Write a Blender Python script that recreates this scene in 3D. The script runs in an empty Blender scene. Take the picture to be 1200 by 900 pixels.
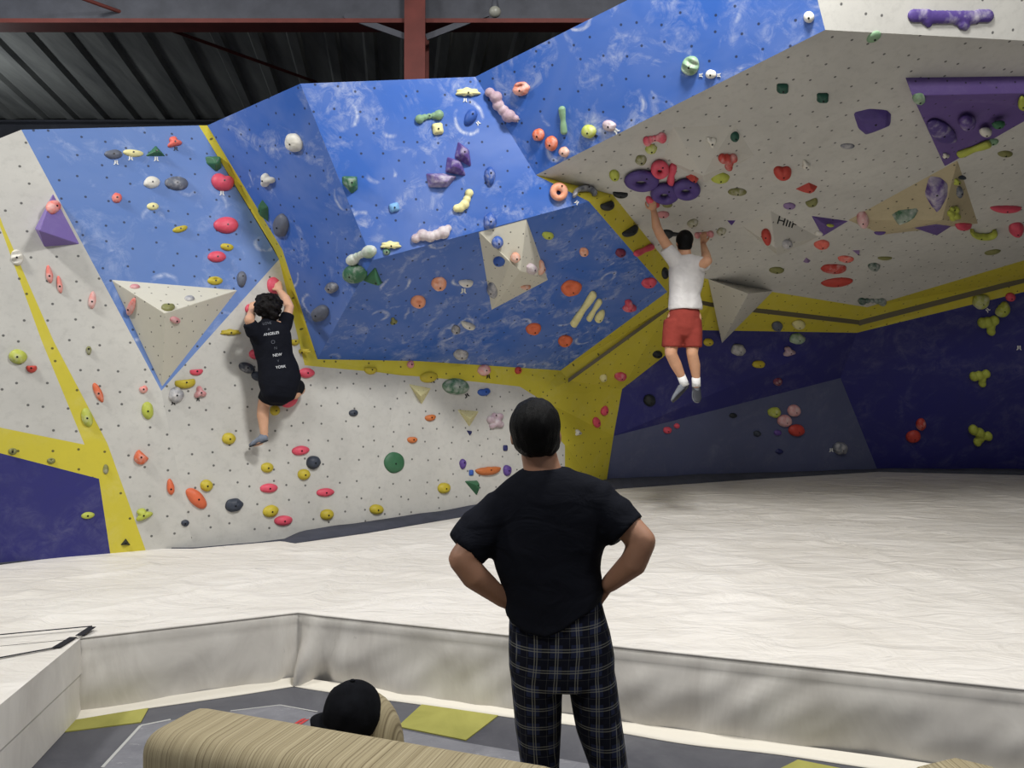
import bpy, bmesh, math, random
from mathutils import Vector, Matrix, noise
from mathutils.bvhtree import BVHTree
C = bpy.context.scene.collection
PI = math.pi
SC = bpy.context.scene
SC.view_settings.view_transform = 'Standard'
SC.view_settings.look = 'None'
SC.view_settings.gamma = 1
SC.view_settings.use_curve_mapping = False
SC.view_settings.exposure = -1.0

# ------------------------------------------------------------ camera
F = 900.0
CAM = Vector((0, 0, 1.70))
PITCH = math.atan(12/900)
RIGHT = Vector((1, 0, 0))
FWD = Vector((0, math.cos(PITCH), math.sin(PITCH)))
UP = Vector((0, -math.sin(PITCH), math.cos(PITCH)))
cd = bpy.data.cameras.new('camera'); cd.sensor_width = 36; cd.lens = 27
cam = bpy.data.objects.new('camera', cd); C.objects.link(cam)
cam.location = CAM; cam.rotation_euler = (PI/2+PITCH, 0, 0)
SC.camera = cam

def U(px, py, d):
    return CAM + d*(FWD + RIGHT*((px-600)/F) + UP*((450-py)/F))
def ray(px, py):
    return (FWD + RIGHT*((px-600)/F) + UP*((450-py)/F)).normalized()
def proj(p):
    q = p-CAM; d = q.dot(FWD)
    return (600+F*q.dot(RIGHT)/d, 450-F*q.dot(UP)/d, d)
def on_z(px, py, z):
    r = FWD + RIGHT*((px-600)/F) + UP*((450-py)/F)
    return CAM + r*((z-CAM.z)/r.z)
def matz(y): return 0.40 + 0.03*max(0, y-8)
def on_mat(px, py, dz=0):
    z = .4
    for i in range(30): p = on_z(px, py, z+dz); z = .5*z+.5*matz(min(p.y, 14))
    return on_z(px, py, z+dz)
def mat_inv(px, py): return 1/proj(on_mat(px, py))[2]

# ------------------------------------------------------------ helpers
def lin(c):
    return tuple(((v/255)/12.92 if v/255 <= .04045 else ((v/255+.055)/1.055)**2.4) for v in c)
def tag(o, label=None, cat=None, group=None, kind=None):
    if label: o['label'] = label
    if cat: o['category'] = cat
    if group: o['group'] = group
    if kind: o['kind'] = kind
    return o
def link_mesh(name, me, mats, parent=None, loc=None, smooth=True):
    if not isinstance(mats, (list, tuple)): mats = [mats]
    if len(me.materials): me.materials.clear()
    for m in mats: me.materials.append(m)
    if smooth:
        for p in me.polygons: p.use_smooth = True
    o = bpy.data.objects.new(name, me); C.objects.link(o)
    if parent: o.parent = parent
    if loc is not None: o.location = loc
    return o
def obj(name, bm, mats, parent=None, origin=None, smooth=True):
    """bm holds WORLD coordinates; origin = new object origin"""
    org = Vector(origin) if origin is not None else Vector((0, 0, 0))
    if origin is not None: bmesh.ops.translate(bm, verts=bm.verts, vec=-org)
    me = bpy.data.meshes.new(name); bm.to_mesh(me); bm.free()
    o = link_mesh(name, me, mats, None, org, smooth)
    if parent:
        o.parent = parent; o.location = org-parent_world(parent)
    return o
def parent_world(p):
    v = p.location.copy()
    while p.parent: p = p.parent; v = v+p.location
    return v
def empty(name, loc):
    o = bpy.data.objects.new(name, None); C.objects.link(o); o.location = loc; o.empty_display_size = .1
    return o
def fan(bm, pts, mi=0):
    vs = [bm.verts.new(p) for p in pts]
    f = bm.faces.new(vs); f.material_index = mi
    return f
def box(bm, c, s, rotz=0, mat=None, bev=0):
    g = bmesh.ops.create_cube(bm, size=1)
    vs = g['verts']
    M = Matrix.Translation(c) @ Matrix.Rotation(rotz, 4, 'Z') @ Matrix.Diagonal((s[0], s[1], s[2], 1))
    bmesh.ops.transform(bm, matrix=M, verts=vs)
    if bev:
        es = list({e for v in vs for e in v.link_edges})
        bmesh.ops.bevel(bm, geom=es, offset=bev, segments=3, affect='EDGES', profile=.5)
def ell(bm, c, r, rot=None, sub=3):
    g = bmesh.ops.create_icosphere(bm, subdivisions=sub, radius=1)
    M = Matrix.Translation(c) @ (rot.to_4x4() if rot else Matrix.Identity(4)) @ Matrix.Diagonal((r[0], r[1], r[2], 1))
    bmesh.ops.transform(bm, matrix=M, verts=g['verts'])
def tube(bm, pts, rad, seg=16, ref=Vector((1, 0, 0)), caps=True, tilt=None, flat=False):
    """tapered tube through pts; rad entries r or (r_ref, r_other)"""
    pts = [Vector(p) for p in pts]; n = len(pts); rad = [(r, r) if not isinstance(r, (tuple, list)) else r for r in rad]
    rings = []
    def frame(i):
        a = pts[max(0, i-1)]; b = pts[min(n-1, i+1)]
        t = (b-a).normalized(); u = ref-t*ref.dot(t)
        if u.length < .05: u = Vector((0, 1, 0))-t*t.y
        u.normalize(); return t, u, t.cross(u)
    def ring(c, u, v, rx, ry, tl=0, t=None):
        return [bm.verts.new(c+u*rx*math.cos(2*PI*k/seg)+v*ry*math.sin(2*PI*k/seg)+(t*tl*math.cos(2*PI*k/seg) if tl else Vector())) for k in range(seg)]
    t, u, v = frame(0)
    if caps and not flat:
        for a in (.25, .6):
            s = math.cos(a*PI/2) if False else math.sin(a*PI/2)
            h = math.cos(a*PI/2)
            rings.append(ring(pts[0]-t*h*min(rad[0]), u, v, rad[0][0]*s, rad[0][1]*s))
    for i in range(n):
        t, u, v = frame(i)
        rings.append(ring(pts[i], u, v, rad[i][0], rad[i][1], tilt[i] if tilt else 0, t))
    if caps and not flat:
        for a in (.6, .25):
            s = math.sin(a*PI/2); h = math.cos(a*PI/2)
            rings.append(ring(pts[-1]+t*h*min(rad[-1]), u, v, rad[-1][0]*s, rad[-1][1]*s))
    for a, b in zip(rings, rings[1:]):
        for k in range(seg):
            bm.faces.new((a[k], a[(k+1) % seg], b[(k+1) % seg], b[k]))
    if caps:
        bm.faces.new(rings[0][::-1]); bm.faces.new(rings[-1])
def fuse(bm, voxel=.01, smooth=3, name='m'):
    """union of overlapping closed shapes into one continuous surface"""
    bmesh.ops.recalc_face_normals(bm, faces=bm.faces)
    me = bpy.data.meshes.new(name); bm.to_mesh(me); bm.free()
    o = bpy.data.objects.new(name, me); C.objects.link(o)
    m = o.modifiers.new('r', 'REMESH'); m.mode = 'VOXEL'; m.voxel_size = voxel
    if smooth:
        s = o.modifiers.new('s', 'SMOOTH'); s.iterations = smooth; s.factor = .5
    dg = bpy.context.evaluated_depsgraph_get()
    out = bpy.data.meshes.new_from_object(o.evaluated_get(dg))
    bpy.data.objects.remove(o); bpy.data.meshes.remove(me)
    return out
def fused_obj(name, bm, mat, parent, voxel=.01, smooth=3, disp=None, origin=None):
    me = fuse(bm, voxel, smooth, name)
    org = Vector(origin) if origin is not None else (parent_world(parent) if parent else Vector())
    for v in me.vertices:
        if disp: v.co = v.co + v.normal*disp(v.co)
    for v in me.vertices: v.co = v.co-org
    o = link_mesh(name, me, mat, None, org)
    if parent: o.parent = parent; o.location = org-parent_world(parent)
    return o
def text_mesh(s, size, depth=.001):
    cu = bpy.data.curves.new('lettering', 'FONT'); cu.body = s; cu.size = size; cu.align_x = 'CENTER'; cu.align_y = 'CENTER'; cu.extrude = depth
    o = bpy.data.objects.new('lettering', cu); C.objects.link(o)
    dg = bpy.context.evaluated_depsgraph_get()
    me = bpy.data.meshes.new_from_object(o.evaluated_get(dg)); bpy.data.objects.remove(o)
    return me

# ------------------------------------------------------------ node materials
class N:
    def __init__(s, name, rough=.6, spec=.4):
        s.m = bpy.data.materials.new(name); s.m.use_nodes = True
        s.t = s.m.node_tree; s.b = s.t.nodes['Principled BSDF']
        s.b.inputs['Roughness'].default_value = rough
        s.b.inputs['Specular IOR Level'].default_value = spec
    def n(s, typ, **kw):
        x = s.t.nodes.new(typ)
        for k, v in kw.items(): setattr(x, k, v)
        return x
    def l(s, a, b): s.t.links.new(a, b)
    def coord(s, which='Object', scale=(1, 1, 1)):
        tc = s.n('ShaderNodeTexCoord'); mp = s.n('ShaderNodeMapping'); mp.inputs['Scale'].default_value = scale
        s.l(tc.outputs[which], mp.inputs[0]); return mp.outputs[0]
    def noise(s, co, scale, det=4, rough=.6, dist=0):
        x = s.n('ShaderNodeTexNoise'); s.l(co, x.inputs['Vector'])
        x.inputs['Scale'].default_value = scale; x.inputs['Detail'].default_value = det
        x.inputs['Roughness'].default_value = rough; x.inputs['Distortion'].default_value = dist
        return x.outputs['Fac']
    def ramp(s, fac, a, b, va=0., vb=1.):
        x = s.n('ShaderNodeMapRange'); s.l(fac, x.inputs[0])
        x.inputs[1].default_value = a; x.inputs[2].default_value = b; x.inputs[3].default_value = va; x.inputs[4].default_value = vb
        return x.outputs[0]
    def math(s, op, a, b=None):
        x = s.n('ShaderNodeMath', operation=op)
        for i, v in enumerate((a, b)):
            if v is None: continue
            if hasattr(v, 'links'): s.l(v, x.inputs[i])
            else: x.inputs[i].default_value = v
        return x.outputs[0]
    def mix(s, fac, a, b):
        x = s.n('ShaderNodeMix', data_type='RGBA')
        if hasattr(fac, 'links'): s.l(fac, x.inputs[0])
        else: x.inputs[0].default_value = fac
        for v, i in ((a, 6), (b, 7)):
            if hasattr(v, 'links'): s.l(v, x.inputs[i])
            else: x.inputs[i].default_value = (*v, 1)
        return x.outputs[2]
    def col(s, c):
        if hasattr(c, 'links'): s.l(c, s.b.inputs['Base Color'])
        else: s.b.inputs['Base Color'].default_value = (*c, 1)
        return s
    def bump(s, h, strength=.3, dist=.01):
        x = s.n('ShaderNodeBump'); s.l(h, x.inputs['Height']); x.inputs['Strength'].default_value = strength; x.inputs['Distance'].default_value = dist
        s.l(x.outputs[0], s.b.inputs['Normal']); return s

def wall_mat(name, base, chalk=0., dirt=.1, dots=5.6, chalk_col=(225, 228, 232), dotcol=(35, 35, 38), swirl=True):
    k = N(name, .62, .35); co = k.coord('UV')
    b = lin(base)
    n1 = k.noise(co, 1.1, 6, .65, .4)
    c = k.mix(k.ramp(n1, .35, .75, 0, dirt), b, tuple(v*.55+.03 for v in b))
    n5 = k.noise(co, 14, 4, .7)
    c = k.mix(k.ramp(n5, .5, .75, 0, dirt*.8), c, tuple(v*.6+.02 for v in b))
    if chalk:
        n2 = k.noise(co, 1.7, 5, .62, 1.2); n3 = k.noise(co, 7, 6, .75, .8)
        patch = k.math('MULTIPLY', k.ramp(n2, .46, .72), k.ramp(n3, .40, .72))
        fac = k.math('MULTIPLY', patch, chalk)
        if swirl:
            v = k.n('ShaderNodeTexVoronoi', feature='F1', voronoi_dimensions='2D'); v.inputs['Scale'].default_value = 1.55; v.inputs['Randomness'].default_value = 1
            wn = k.n('ShaderNodeTexNoise'); wn.inputs['Scale'].default_value = 2.3; k.l(co, wn.inputs['Vector'])
            vm = k.n('ShaderNodeMix', data_type='VECTOR'); vm.inputs[0].default_value = .12; k.l(co, vm.inputs[4]); k.l(wn.outputs['Color'], vm.inputs[5])
            k.l(vm.outputs[1], v.inputs['Vector'])
            ring = k.math('ABSOLUTE', k.math('SUBTRACT', v.outputs['Distance'], .17))
            rr = k.ramp(ring, .0, .04, 1, 0)
            n4 = k.noise(co, 3.1, 3, .5)
            rr = k.math('MULTIPLY', k.math('MULTIPLY', rr, k.ramp(n4, .48, .60)), k.ramp(n3, .35, .6))
            v2 = k.n('ShaderNodeTexVoronoi', feature='F1', voronoi_dimensions='2D'); v2.inputs['Scale'].default_value = 3.4
            k.l(vm.outputs[1], v2.inputs['Vector'])
            r2 = k.ramp(k.math('ABSOLUTE', k.math('SUBTRACT', v2.outputs['Distance'], .24)), .0, .09, 1, 0)
            r2 = k.math('MULTIPLY', k.math('MULTIPLY', r2, k.ramp(k.noise(co, 2.2, 3, .5), .55, .66)), k.ramp(n3, .38, .6))
            rr = k.math('MAXIMUM', rr, r2)
            fac = k.math('MAXIMUM', fac, k.math('MULTIPLY', rr, min(1, chalk*1.1)))
            haze = k.math('MULTIPLY', k.ramp(k.noise(co, .8, 4, .6, .5), .38, .75), chalk*.20)
            fac = k.math('MAXIMUM', fac, haze)
        c = k.mix(fac, c, lin(chalk_col))
    if dots:
        v = k.n('ShaderNodeTexVoronoi', feature='F1', voronoi_dimensions='2D'); v.inputs['Scale'].default_value = dots; v.inputs['Randomness'].default_value = .55
        k.l(co, v.inputs['Vector'])
        d = k.ramp(v.outputs['Distance'], .045, .068, 1, 0)
        c = k.mix(k.math('MULTIPLY', d, .8), c, lin(dotcol))
    k.col(c); k.bump(k.noise(co, 60, 3, .6), .12, .004)
    return k.m

M = {}
M['white_wall'] = wall_mat('textured white wall paint', (200, 198, 191), 0, .5)
M['blue_wall'] = wall_mat('chalky blue wall paint', (50, 98, 182), .72, .14)
M['pale_blue_wall'] = wall_mat('very chalky blue wall paint', (88, 122, 184), .78, .1, chalk_col=(190, 200, 225))
M['navy_wall'] = wall_mat('navy wall paint', (42, 42, 112), .35, .3, dots=0, chalk_col=(150, 150, 165), swirl=False)
M['dusty_navy_wall'] = wall_mat('dusty navy wall paint', (84, 90, 122), .35, .3, dots=0, chalk_col=(140, 140, 155), swirl=False)
M['yellow_wall'] = wall_mat('yellow wall paint', (204, 190, 58), .12, .2, swirl=False)
M['stripe'] = wall_mat('grey seam strip', (104, 98, 82), 0, .2, dots=0)
M['volume_white'] = wall_mat('cream volume paint', (206, 202, 186), 0, .14, dots=8)
M['volume_grey'] = wall_mat('grey volume paint', (198, 195, 186), 0, .18, dots=6)
M['volume_beige'] = wall_mat('stained beige volume paint', (190, 176, 142), 0, .45, dots=6)
M['volume_purple'] = wall_mat('purple volume paint', (100, 78, 140), .25, .1, dots=7, swirl=False, chalk_col=(170, 160, 190))
M['volume_lilac'] = wall_mat('lilac volume paint', (128, 108, 172), .15, .1, dots=0, swirl=False)
M['volume_yellow'] = wall_mat('pale yellow volume paint', (208, 200, 150), 0, .1, dots=14)
def simple(name, c, rough=.6, spec=.4, ns=0, amt=.15, bump=0, metal=0):
    k = N(name, rough, spec); b = lin(c); k.b.inputs['Metallic'].default_value = metal
    if ns:
        co = k.coord('Object'); n = k.noise(co, ns, 5, .6)
        k.col(k.mix(k.ramp(n, .3, .7, 0, 1), tuple(v*(1-amt) for v in b), tuple(min(1, v*(1+amt)) for v in b)))
        if bump: k.bump(n, bump, .01)
    else: k.col(b)
    return k.m
M['bolt'] = simple('dark steel bolt', (28, 28, 32), .35, .5, metal=.6)
M['tag'] = simple('white route tape', (225, 225, 220), .6)
M['black_tag'] = simple('black route tape', (25, 25, 28), .6)
COL = dict(pink=(214, 80, 100), red=(186, 66, 56), salmon=(226, 110, 96), orange=(214, 106, 68), peach=(222, 150, 116), brown=(196, 112, 60),
           yellow=(188, 170, 52), lime=(178, 186, 78), cream=(226, 218, 158), white=(216, 212, 200), grey=(96, 101, 114), charcoal=(54, 60, 72),
           black=(34, 38, 42), green=(58, 106, 74), teal=(34, 80, 66), sage=(128, 160, 126), purple=(92, 68, 138), violet=(82, 64, 130), lilac=(140, 116, 158),
           blue=(52, 88, 164), sky=(120, 170, 216), navy=(38, 42, 92), maroon=(110, 40, 66), olive=(128, 128, 78), rose=(206, 140, 142), mauve=(176,150,160))
HM = {}
def hold_mat(c, chalk):
    if (c, chalk) in HM: return HM[(c, chalk)]
    k = N(f'{c} moulded resin' + (' with chalk' if chalk else ''), .5, .4); b = lin(COL[c]); co = k.coord('Object')
    n = k.noise(co, 9, 4, .6)
    cc = k.mix(k.ramp(n, .3, .7), tuple(v*.86 for v in b), tuple(min(1, v*1.1) for v in b))
    if chalk:
        n2 = k.noise(co, 9, 4, .6, .3)
        lo = {1: .50, 2: .40, 3: .30}[chalk]
        cc = k.mix(k.ramp(n2, lo, lo+.34, 0, .75), cc, lin((218, 214, 210)))
    k.col(cc); k.bump(k.noise(co, 90, 3, .6), .25, .003)
    HM[(c, chalk)] = k.m; return k.m
# ------------------------------------------------------------ climbing wall planes (1/depth is affine in the picture for a plane)
def plane(a, b, c):
    (x1, y1, w1), (x2, y2, w2), (x3, y3, w3) = a, b, c
    D = (x2-x1)*(y3-y1)-(x3-x1)*(y2-y1)
    p = ((w2-w1)*(y3-y1)-(w3-w1)*(y2-y1))/D; q = ((x2-x1)*(w3-w1)-(x3-x1)*(w2-w1))/D
    return lambda x, y: w1+p*(x-x1)+q*(y-y1)
w40 = mat_inv(226, 640); w50 = mat_inv(0, 660); wB1 = mat_inv(425, 617); wB2 = mat_inv(570, 597)
F3a = plane((226, 640, w40), (425, 617, wB1), (327, 304, 1/7.3))
F1 = plane((226, 640, w40), (189, 458, F3a(189, 458)), (0, 660, w50))
F2 = plane((25, 152, F1(25, 152)), (189, 458, F3a(189, 458)), (327, 304, 1/7.3))
F3b = plane((471, 440, F3a(471, 440)), (425, 617, wB1), (570, 597, wB2))
wT1 = F3a(372, 421); wT3 = F3b(657, 434)
w352 = 1/6.2
F4 = plane((243, 147, F2(243, 147)*1.005), (352, 98, w352), (372, 421, wT1))
wK = F4(436, 305)
F6 = plane((372, 421, wT1), (436, 305, wK), (657, 434, wT3))
wM = F6(690, 236)
F5 = plane((436, 305, wK), (690, 236, wM), (352, 98, w352))
F7 = plane((557, 90, F5(557, 90)), (628, 205, F5(628, 205)), (735, 0, 1/5.8))
F8 = plane((628, 205, F5(628, 205)), (967, 35, F7(967, 35)), (1016, 360, .098))
wc1 = mat_inv(1030, 551); wc0 = mat_inv(710, 568)
F12 = plane((1004, 390, .0935), (1030, 551, wc1), (1200, 553, mat_inv(1200, 553)))
w985 = F12(985, 443)
F11 = plane((1030, 551, wc1), (710, 568, wc0), (985, 443, w985))
w719 = F11(719, 511)
FIX = {(666, 446): wT3*1.0, (783, 361): .1075, (820, 353): .1050, (833, 356): .1040, (887, 363): .1018, (1007, 377): .0955, (1200, 327): .099, (1300, 301): .100,
       (823, 387): .0990, (775, 420): .0990, (729, 456): .0990, (1004, 390): .0935, (782, 342): F6(782, 342), (719, 511): w719, (985, 443): w985,
       (785, 312): F8(785, 312), (1200, 342): F12(1200, 342), (1300, 317): F12(1300, 317)}
polys = []   # (object name, material key, [(px,py,inv)])
def P(face, mat, pts, fn=None):
    out = []
    for q in pts:
        if len(q) == 3: out.append(q)
        elif q in FIX: out.append((*q, FIX[q]))
        else: out.append((*q, fn(*q)))
    polys.append((face, mat, out))
E = 14
P('wall_left', 'white_wall', [(-150, 222), (25, 152), (189, 458), (229, 640+E), (174, 640+E), (126, 520), (63, 400), (4, 265), (-10, 228)], F1)
P('wall_left', 'white_wall', [(-150, 222), (-10, 228), (0, 265), (49, 400), (99, 521), (0, 501), (-150, 470)], F1)
P('wall_left', 'yellow_wall', [(-10, 228), (4, 265), (63, 400), (126, 520), (174, 640+E), (130, 640+E), (116, 561), (99, 521), (49, 400), (0, 265)], F1)
P('wall_left', 'yellow_wall', [(-150, 470), (0, 501), (99, 521), (116, 561), (0, 531), (-150, 492)], F1)
P('wall_left', 'navy_wall', [(-150, 492), (0, 531), (116, 561), (130, 640+E), (0, 660+E), (-150, 683+E)], F1)
P('wall_left_upper', 'pale_blue_wall', [(25, 152), (233, 147), (327, 304), (189, 458)], F2)
P('wall_centre', 'white_wall', [(189, 458), (327, 304), (357, 428), (375, 430), (441, 436), (471, 440), (422, 617+E), (229, 640+E)], F3a)
gi = lambda x, y: F3a(x, y)
P('wall_centre', 'yellow_wall', [(233, 147, F2(233, 147)), (243, 147, F4(243, 147)), (331, 293, F4(331, 293)), (327, 304, 1/7.3), (320, 290, F2(320, 290))])
P('wall_centre', 'yellow_wall', [(327, 304, 1/7.3), (331, 293, F4(331, 293)), (372, 421, wT1), (357, 428, F3a(357, 428))])
P('wall_centre', 'yellow_wall', [(357, 428, F3a(357, 428)), (372, 421, wT1), (489, 423, F6(489, 423)), (489, 441, F3b(489, 441)), (471, 440, F3a(471, 440)), (441, 436, F3a(441, 436)), (375, 430, F3a(375, 430))])
P('wall_centre', 'white_wall', [(471, 440), (489, 441), (553, 447), (609, 453), (630, 466), (656, 515), (662, 522), (662, 583+E), (570, 597+E), (422, 617+E)], F3b)
P('wall_centre', 'yellow_wall', [(489, 423, F6(489, 423)), (657, 434, wT3), (666, 446, wT3), (630, 466, F3b(630, 466)), (609, 453, F3b(609, 453)), (553, 447, F3b(553, 447)), (489, 441, F3b(489, 441))])
P('wall_centre', 'yellow_wall', [(666, 446, wT3), (729, 456), (719, 511), (708, 568+E, wc0*1.003), (662, 583+E, F3b(662, 583+E)), (662, 522, F3b(662, 522)), (656, 515, F3b(656, 515)), (630, 466, F3b(630, 466))])
P('wall_upper', 'blue_wall', [(243, 147), (352, 98), (436, 305), (372, 421), (331, 293)], F4)
P('wall_upper', 'blue_wall', [(352, 98), (557, 90), (628, 205), (690, 236), (436, 305)], F5)
P('wall_overhang', 'blue_wall', [(436, 305), (690, 236), (782, 342), (657, 434), (489, 423), (372, 421)], F6)
P('wall_upper_right', 'blue_wall', [(557, 90), (900, -83), (937, -83), (967, 35), (628, 205)], F7)
P('wall_roof', 'white_wall', [(628, 205), (967, 35), (1300, 53), (1300, 275), (1200, 305), (1016, 360), (905, 342), (820, 325), (785, 312), (718, 228)], F8)
F8c = plane((967, 35, F7(967, 35)), (937, -83, F7(937, -83)), (1300, 53, F8(1300, 53)))
P('wall_roof_top', 'white_wall', [(967, 35), (937, -83), (1300, -83), (1300, 53)], F8c)
P('wall_roof', 'yellow_wall', [(628, 205, F8(628, 205)), (718, 228, F8(718, 228)), (690, 236, wM)])
P('wall_roof', 'yellow_wall', [(690, 236, wM), (718, 228, F8(718, 228)), (785, 312, F8(785, 312)), (782, 342)])
P('wall_cave', 'yellow_wall', [(657, 434, wT3), (782, 342), (783, 361), (666, 446)])
P('wall_cave', 'yellow_wall', [(782, 342), (785, 312), (820, 325, F8(820, 325)), (820, 353), (783, 361)])
P('wall_cave', 'yellow_wall', [(820, 353), (820, 325, F8(820, 325)), (905, 342, F8(905, 342)), (887, 363), (833, 356)])
P('wall_cave', 'yellow_wall', [(887, 363), (905, 342, F8(905, 342)), (1016, 360, .098), (1007, 377)])
P('wall_cave', 'yellow_wall', [(1016, 360, .098), (1200, 305, F8(1200, 305)), (1200, 327), (1007, 377)])
P('wall_cave', 'yellow_wall', [(1200, 305, F8(1200, 305)), (1300, 275, F8(1300, 275)), (1300, 301), (1200, 327)])
P('wall_cave', 'yellow_wall', [(1007, 377), (1200, 327), (1300, 301), (1300, 317), (1200, 342), (1004, 390)])
P('wall_cave', 'yellow_wall', [(833, 356), (887, 363), (1007, 377), (1004, 390), (823, 387)])
P('wall_cave', 'yellow_wall', [(783, 361), (820, 353), (833, 356), (823, 387), (775, 420)])
P('wall_cave', 'yellow_wall', [(666, 446), (783, 361), (775, 420), (729, 456)])
P('wall_cave', 'navy_wall', [(729, 456), (775, 420), (823, 387), (1004, 390), (985, 443), (719, 511)])
P('wall_cave', 'dusty_navy_wall', [(719, 511), (985, 443), (1034, 551+E, F11(1034, 551+E)), (708, 568+E, F11(708, 568+E))])
P('wall_right', 'navy_wall', [(1004, 390), (1200, 342), (1300, 317), (1300, 554+E), (1200, 553+E), (1034, 551+E), (985, 443)], F12)

def uvface(me, bm):
    """metre-scaled UVs lying in the plane of every face"""
    uv = bm.loops.layers.uv.verify()
    for f in bm.faces:
        n = f.normal
        u = Vector((0, 0, 1)).cross(n)
        if u.length < .1: u = Vector((1, 0, 0))
        u.normalize(); v = n.cross(u)
        for l in f.loops: l[uv].uv = (l.vert.co.dot(u)+17.3, l.vert.co.dot(v)+9.1)
BV, BF = [], []
def collect(pts):
    base = len(BV); BV.extend(pts)
    BF.append(tuple(range(base, base+len(pts))))
walls = {}
for face, mat, pts in polys:
    walls.setdefault(face, []).append((mat, [U(x, y, 1/w) for x, y, w in pts]))
for face, lst in walls.items():
    bm = bmesh.new(); mats = []
    for mat, pts in lst:
        if mat not in mats: mats.append(mat)
        f = fan(bm, pts, mats.index(mat)); f.normal_update()
        if f.normal.dot(pts[0]-CAM) > 0: f.normal_flip()
        collect(pts)
    bm.normal_update(); uvface(None, bm)
    bmesh.ops.remove_doubles(bm, verts=bm.verts, dist=.0005)
    bmesh.ops.triangulate(bm, faces=bm.faces[:], ngon_method='EAR_CLIP')
    o = obj(face, bm, [M[m] for m in mats], smooth=False)
    o['kind'] = 'structure'
    s = o.modifiers.new('thickness', 'SOLIDIFY'); s.thickness = .03; s.offset = -1

# grey seam strips along the yellow fascia (trim)
def trim(name, pts, half, mat, lift=.035):
    bm = bmesh.new()
    a = [U(x, y-half, 1/w)-ray(x, y)*lift for x, y, w in pts]; b = [U(x, y+half, 1/w)-ray(x, y)*lift for x, y, w in pts]
    for i in range(len(pts)-1):
        q = [a[i], a[i+1], b[i+1], b[i]]; fan(bm, q)
    g = bmesh.ops.extrude_face_region(bm, geom=bm.faces[:])
    bmesh.ops.translate(bm, verts=[v for v in g['geom'] if isinstance(v, bmesh.types.BMVert)], vec=(0, .012, 0))
    bmesh.ops.recalc_face_normals(bm, faces=bm.faces)
    o = obj(name, bm, mat, smooth=False); o['kind'] = 'structure'; return o
trim('trim_1', [(666, 446, wT3), (783, 361, .1075), (820, 353, .1050)], 2.4, M['stripe'])
trim('trim_2', [(820, 353, .1050), (833, 356, .1040), (887, 363, .1018), (1007, 377, .0955)], 3.4, M['stripe'])
trim('trim_3', [(1007, 377, .0955), (1200, 327, .099), (1300, 301, .100)], 4.6, M['stripe'])

# ------------------------------------------------------------ volumes
def bvh(): return BVHTree.FromPolygons(BV, BF)
def wall_hit(tree, px, py):
    return tree.ray_cast(CAM, ray(px, py), 60)
T0 = bvh()
def volume(name, base, apexes, faces, mat, label, cat='volume', part=None, group=None):
    """base: picture points on the wall; apexes: (px,py,stand-off towards the viewer in m); faces index into base+apexes"""
    pts = []
    for b in base:
        h = wall_hit(T0, *b)[0]; pts.append(h)
    for a in apexes:
        h = wall_hit(T0, a[0], a[1])[0]; d = proj(h)[2]; pts.append(U(a[0], a[1], d-a[2]))
    c = sum(pts[:len(base)], Vector())/len(base)
    bm = bmesh.new(); vs = [bm.verts.new(p) for p in pts]
    for f in faces:
        bm.faces.new([vs[i] for i in f]); collect([pts[i] for i in f])
    back = [bm.verts.new(p+(p-CAM).normalized()*.02) for p in pts[:len(base)]]
    n = len(base)
    for i in range(n): bm.faces.new((vs[i], vs[(i+1) % n], back[(i+1) % n], back[i]))
    bm.faces.new(back[::-1])
    bm.normal_update(); bmesh.ops.recalc_face_normals(bm, faces=bm.faces)
    uvface(None, bm)
    es = [e for e in bm.edges if any(v in vs[len(base):] for v in e.verts)]
    bmesh.ops.bevel(bm, geom=es, offset=.006, segments=2, affect='EDGES', profile=.5)
    o = obj('climbing_volume', bm, M[mat], None, c, smooth=False)
    tag(o, label, cat, group or 'climbing volumes bolted to the wall')
    return o
V = []
V.append(volume('', [(131, 328), (278, 340), (190, 453)], [(193, 367, .36)], [(0, 1, 3), (1, 2, 3), (2, 0, 3)], 'volume_white', 'large cream three sided pyramid volume on the left, under the pale blue wall'))
V.append(volume('', [(62, 227), (93, 286), (52, 289), (41, 268)], [(46, 270, .20)], [(0, 1, 4), (1, 2, 4), (2, 3, 4), (3, 0, 4)], 'volume_lilac', 'lilac faceted volume on the white wall at the far left edge of the blue panel'))
V.append(volume('', [(561, 272), (617, 257), (642, 328), (576, 363)], [(610, 318, .42), (598, 307, .36)], [(0, 1, 4, 5), (1, 2, 4), (2, 3, 4), (3, 5, 4), (3, 0, 5)], 'volume_white', 'white kite shaped volume in the middle of the dark blue overhang'))
V.append(volume('', [(789, 149), (861, 147), (884, 182), (826, 214), (777, 185)], [(803, 172, .10), (842, 175, .10), (824, 206, .20)], [(0, 1, 6, 5), (5, 6, 7), (0, 5, 4), (4, 5, 7), (4, 7, 3), (1, 2, 6), (2, 7, 6), (2, 3, 7)], 'volume_grey', 'off white pyramid volume on the roof above the white shirted climber'))
V.append(volume('', [(870, 265), (903, 247), (959, 278), (912, 300)], [(908, 290, .38)], [(0, 1, 4), (1, 2, 4), (2, 3, 4), (3, 0, 4)], 'volume_grey', 'grey white roof volume carrying black hand lettering'))
V.append(volume('', [(1061, 91), (1225, 89), (1225, 128), (1107, 195)], [(1069, 112, .22), (1222, 109, .22)], [(0, 1, 5, 4), (1, 2, 5), (4, 5, 2, 3), (3, 0, 4)], 'volume_purple', 'huge purple triangular volume at the right edge of the roof'))
V.append(volume('', [(994, 258), (1122, 188), (1146, 262), (1034, 275)], [(1104, 258, .42)], [(0, 1, 4), (1, 2, 4), (2, 3, 4), (3, 0, 4)], 'volume_beige', 'wide stained beige volume below the huge purple one'))
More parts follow.
